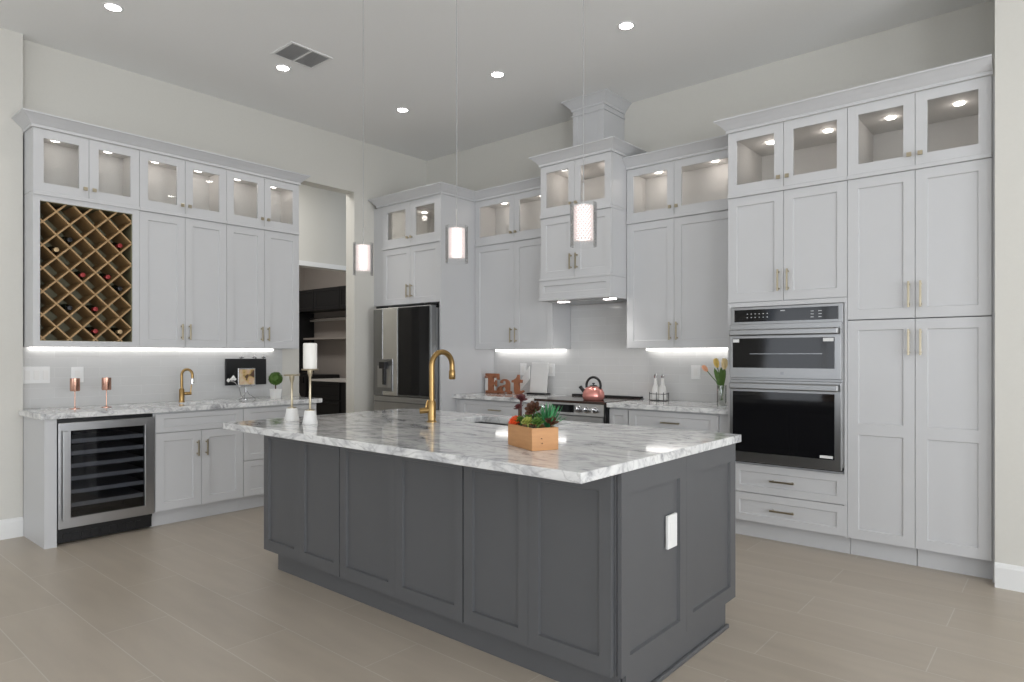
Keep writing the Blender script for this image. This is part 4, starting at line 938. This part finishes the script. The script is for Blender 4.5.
bx('base_strip', 'rust', t, -4.69, -4.18, 5.07, 5.09, .9143, .9185)
# jar
t = thing('canister', 'pale ceramic canister with copper lid behind the word sign', 'canister', (-4.70, 5.18, .914)); jx, jy = -4.712, 5.175
bm = new(); lathe(bm, [(.055, .9145), (.060, .92), (.060, 1.06), (.055, 1.07)], (jx, jy, 0), 24); link('body', bm, 'ceram', t, True)
bm = new(); lathe(bm, [(.062, 1.0702), (.064, 1.074), (.064, 1.086), (.02, 1.089), (.012, 1.092)], (jx, jy, 0), 24); o = link('lid', bm, 'rust', t, True)
bm = new(); tube(bm, [(jx-.03, jy, 1.087), (jx-.03, jy, 1.112), (jx+.03, jy, 1.112), (jx+.03, jy, 1.087)], .0045, 8); link('lid_handle', bm, 'rust', o, True)
# white stand
t = thing('cookbook_stand', 'white upright stand on the counter between word sign and range', 'stand', (-4.10, 5.2, .914))
bm = new(); Fs = lambda u, d, z: (u, 5.20+d+(z-.93)*.12, z)
box(bm, -4.20, -3.985, 0, .016, .93, 1.235, Fs); link('panel', bm, 'ceram', t, bevel=.004)
bm = new(); prism(bm, [(-4.36, .985), (-4.31, .955), (-4.195, 1.07), (-4.195, 1.20)], 5.19, 5.205); link('side_flap', bm, 'ceram', t, bevel=.002)
bx('foot', 'black', t, -4.21, -3.975, 5.165, 5.26, .9145, .929, bevel=.002)
# soap bottles in wire caddy
t = thing('wire_caddy', 'black wire caddy holding two glass bottles right of the cooktop', 'caddy', (-2.75, 5.17, .914)); wx0, wx1, wy0, wy1 = -2.790, -2.655, 5.120, 5.215
bm = new()
for z in (.9185, .975): tube(bm, [(wx0, wy0, z), (wx1, wy0, z), (wx1, wy1, z), (wx0, wy1, z)], .0028, 6, closed=True)
for x in (wx0, (wx0+wx1)/2, wx1):
    for y in (wy0, wy1): tube(bm, [(x, y, .9165), (x, y, .99 if y == wy0 else .985)], .0028, 6)
for x in (-2.757, -2.722, -2.688): tube(bm, [(x, wy0, .9185), (x, wy1, .9185)], .0022, 6)
link('frame', bm, 'black_wire', t)
def soap(x, label):
    t = thing('glass_bottle', label, 'bottle', (x, 5.167, .9225), 'stoppered bottles in the wire caddy'); z = .9225
    bm = new(); lathe(bm, [(.030, z), (.032, z+.008), (.032, z+.085), (.027, z+.11), (.016, z+.135), (.013, z+.185), (.016, z+.188)], (x, 5.167, 0), 20); link('body', bm, 'ceram', t, True)
    bm = new(); lathe(bm, [(.012, z+.1882), (.014, z+.200), (.016, z+.21), (.006, z+.225)], (x, 5.167, 0), 16); link('stopper', bm, 'chrome', t, True)
soap(-2.756, 'white stoppered bottle in the wire caddy, on the cooktop side'); soap(-2.688, 'white stoppered bottle in the wire caddy, on the oven side')
# vase and tulips
vx, vy = -2.035, 4.87
t = thing('flower_vase', 'clear glass vase with pebbles on the counter against the oven tower', 'vase', (vx, vy, .914))
bm = new(); A = [[bm.verts.new((vx+r_*math.cos(2*PI*i/24), vy+r_*math.sin(2*PI*i/24), z)) for i in range(24)] for r_, z in ((.036, .9145), (.036, 1.08), (.0335, 1.08), (.0335, .922))]
for i in range(3): bridge(bm, A[i], A[i+1])
bm.faces.new(A[0]); bm.faces.new(A[3]); link('glass_body', bm, 'jar_glass', t, True)
bm = new(); random.seed(5)
for i in range(26):
    a = random.uniform(0, 6.28); rr = random.uniform(0, .022); bmesh.ops.create_icosphere(bm, subdivisions=1, radius=.0085, matrix=Matrix.Translation((vx+rr*math.cos(a), vy+rr*math.sin(a), .932+.012*(i//9))))
o = link('pebbles', bm, 'ceram', t, True); o['kind'] = 'stuff'
def tulip(tip, m, label, R_=.028, leaf=True):
    t = thing('tulip', label, 'flower', (vx, vy, .93), 'tulips in the glass vase')
    b0 = Vector((vx+random.uniform(-.01, .01), vy+random.uniform(-.01, .01), .965)); T_ = Vector(tip); mid = (b0+T_)/2+Vector((.012, 0, .03))
    bm = new(); tube(bm, [b0, b0.lerp(mid, .5)+Vector((0, 0, .02)), mid, mid.lerp(T_, .6), T_], .0035, 6); link('stem', bm, 'leaf', t, True)
    bm = new(); d = (T_-mid).normalized(); ox = d.orthogonal().normalized(); oy = d.cross(ox)
    for k in range(6):
        a = k*PI/3; q = ox*math.cos(a)+oy*math.sin(a); petal(bm, T_+q*.004, d+q*(.42 if k % 2 else .34), -q, R_*2.2, R_*.62, .25, .30)
    link('bloom', bm, m, t, True)
    if leaf:
        bm = new(); petal(bm, Vector((vx, vy, 1.05)), (T_-b0).normalized()+Vector((.12, -.05, .2)), Vector((.2, -1, .3)), .17, .017, .12, .05); petal(bm, Vector((vx, vy, 1.04)), Vector((-.25, .05, 1)), Vector((.2, -1, .3)), .15, .015, .12, .1); link('leaf', bm, 'leaf', t, True)
tulip((-2.15, 4.87, 1.185), 'tulipp', 'peach tulip leaning far left out of the glass vase', .026)
tulip((-2.068, 4.87, 1.215), 'tulip', 'yellow tulip in the middle of the glass vase bunch', .032)
tulip((-2.0, 4.84, 1.205), 'tuliply', 'large pale yellow tulip closest to the oven tower', .036)
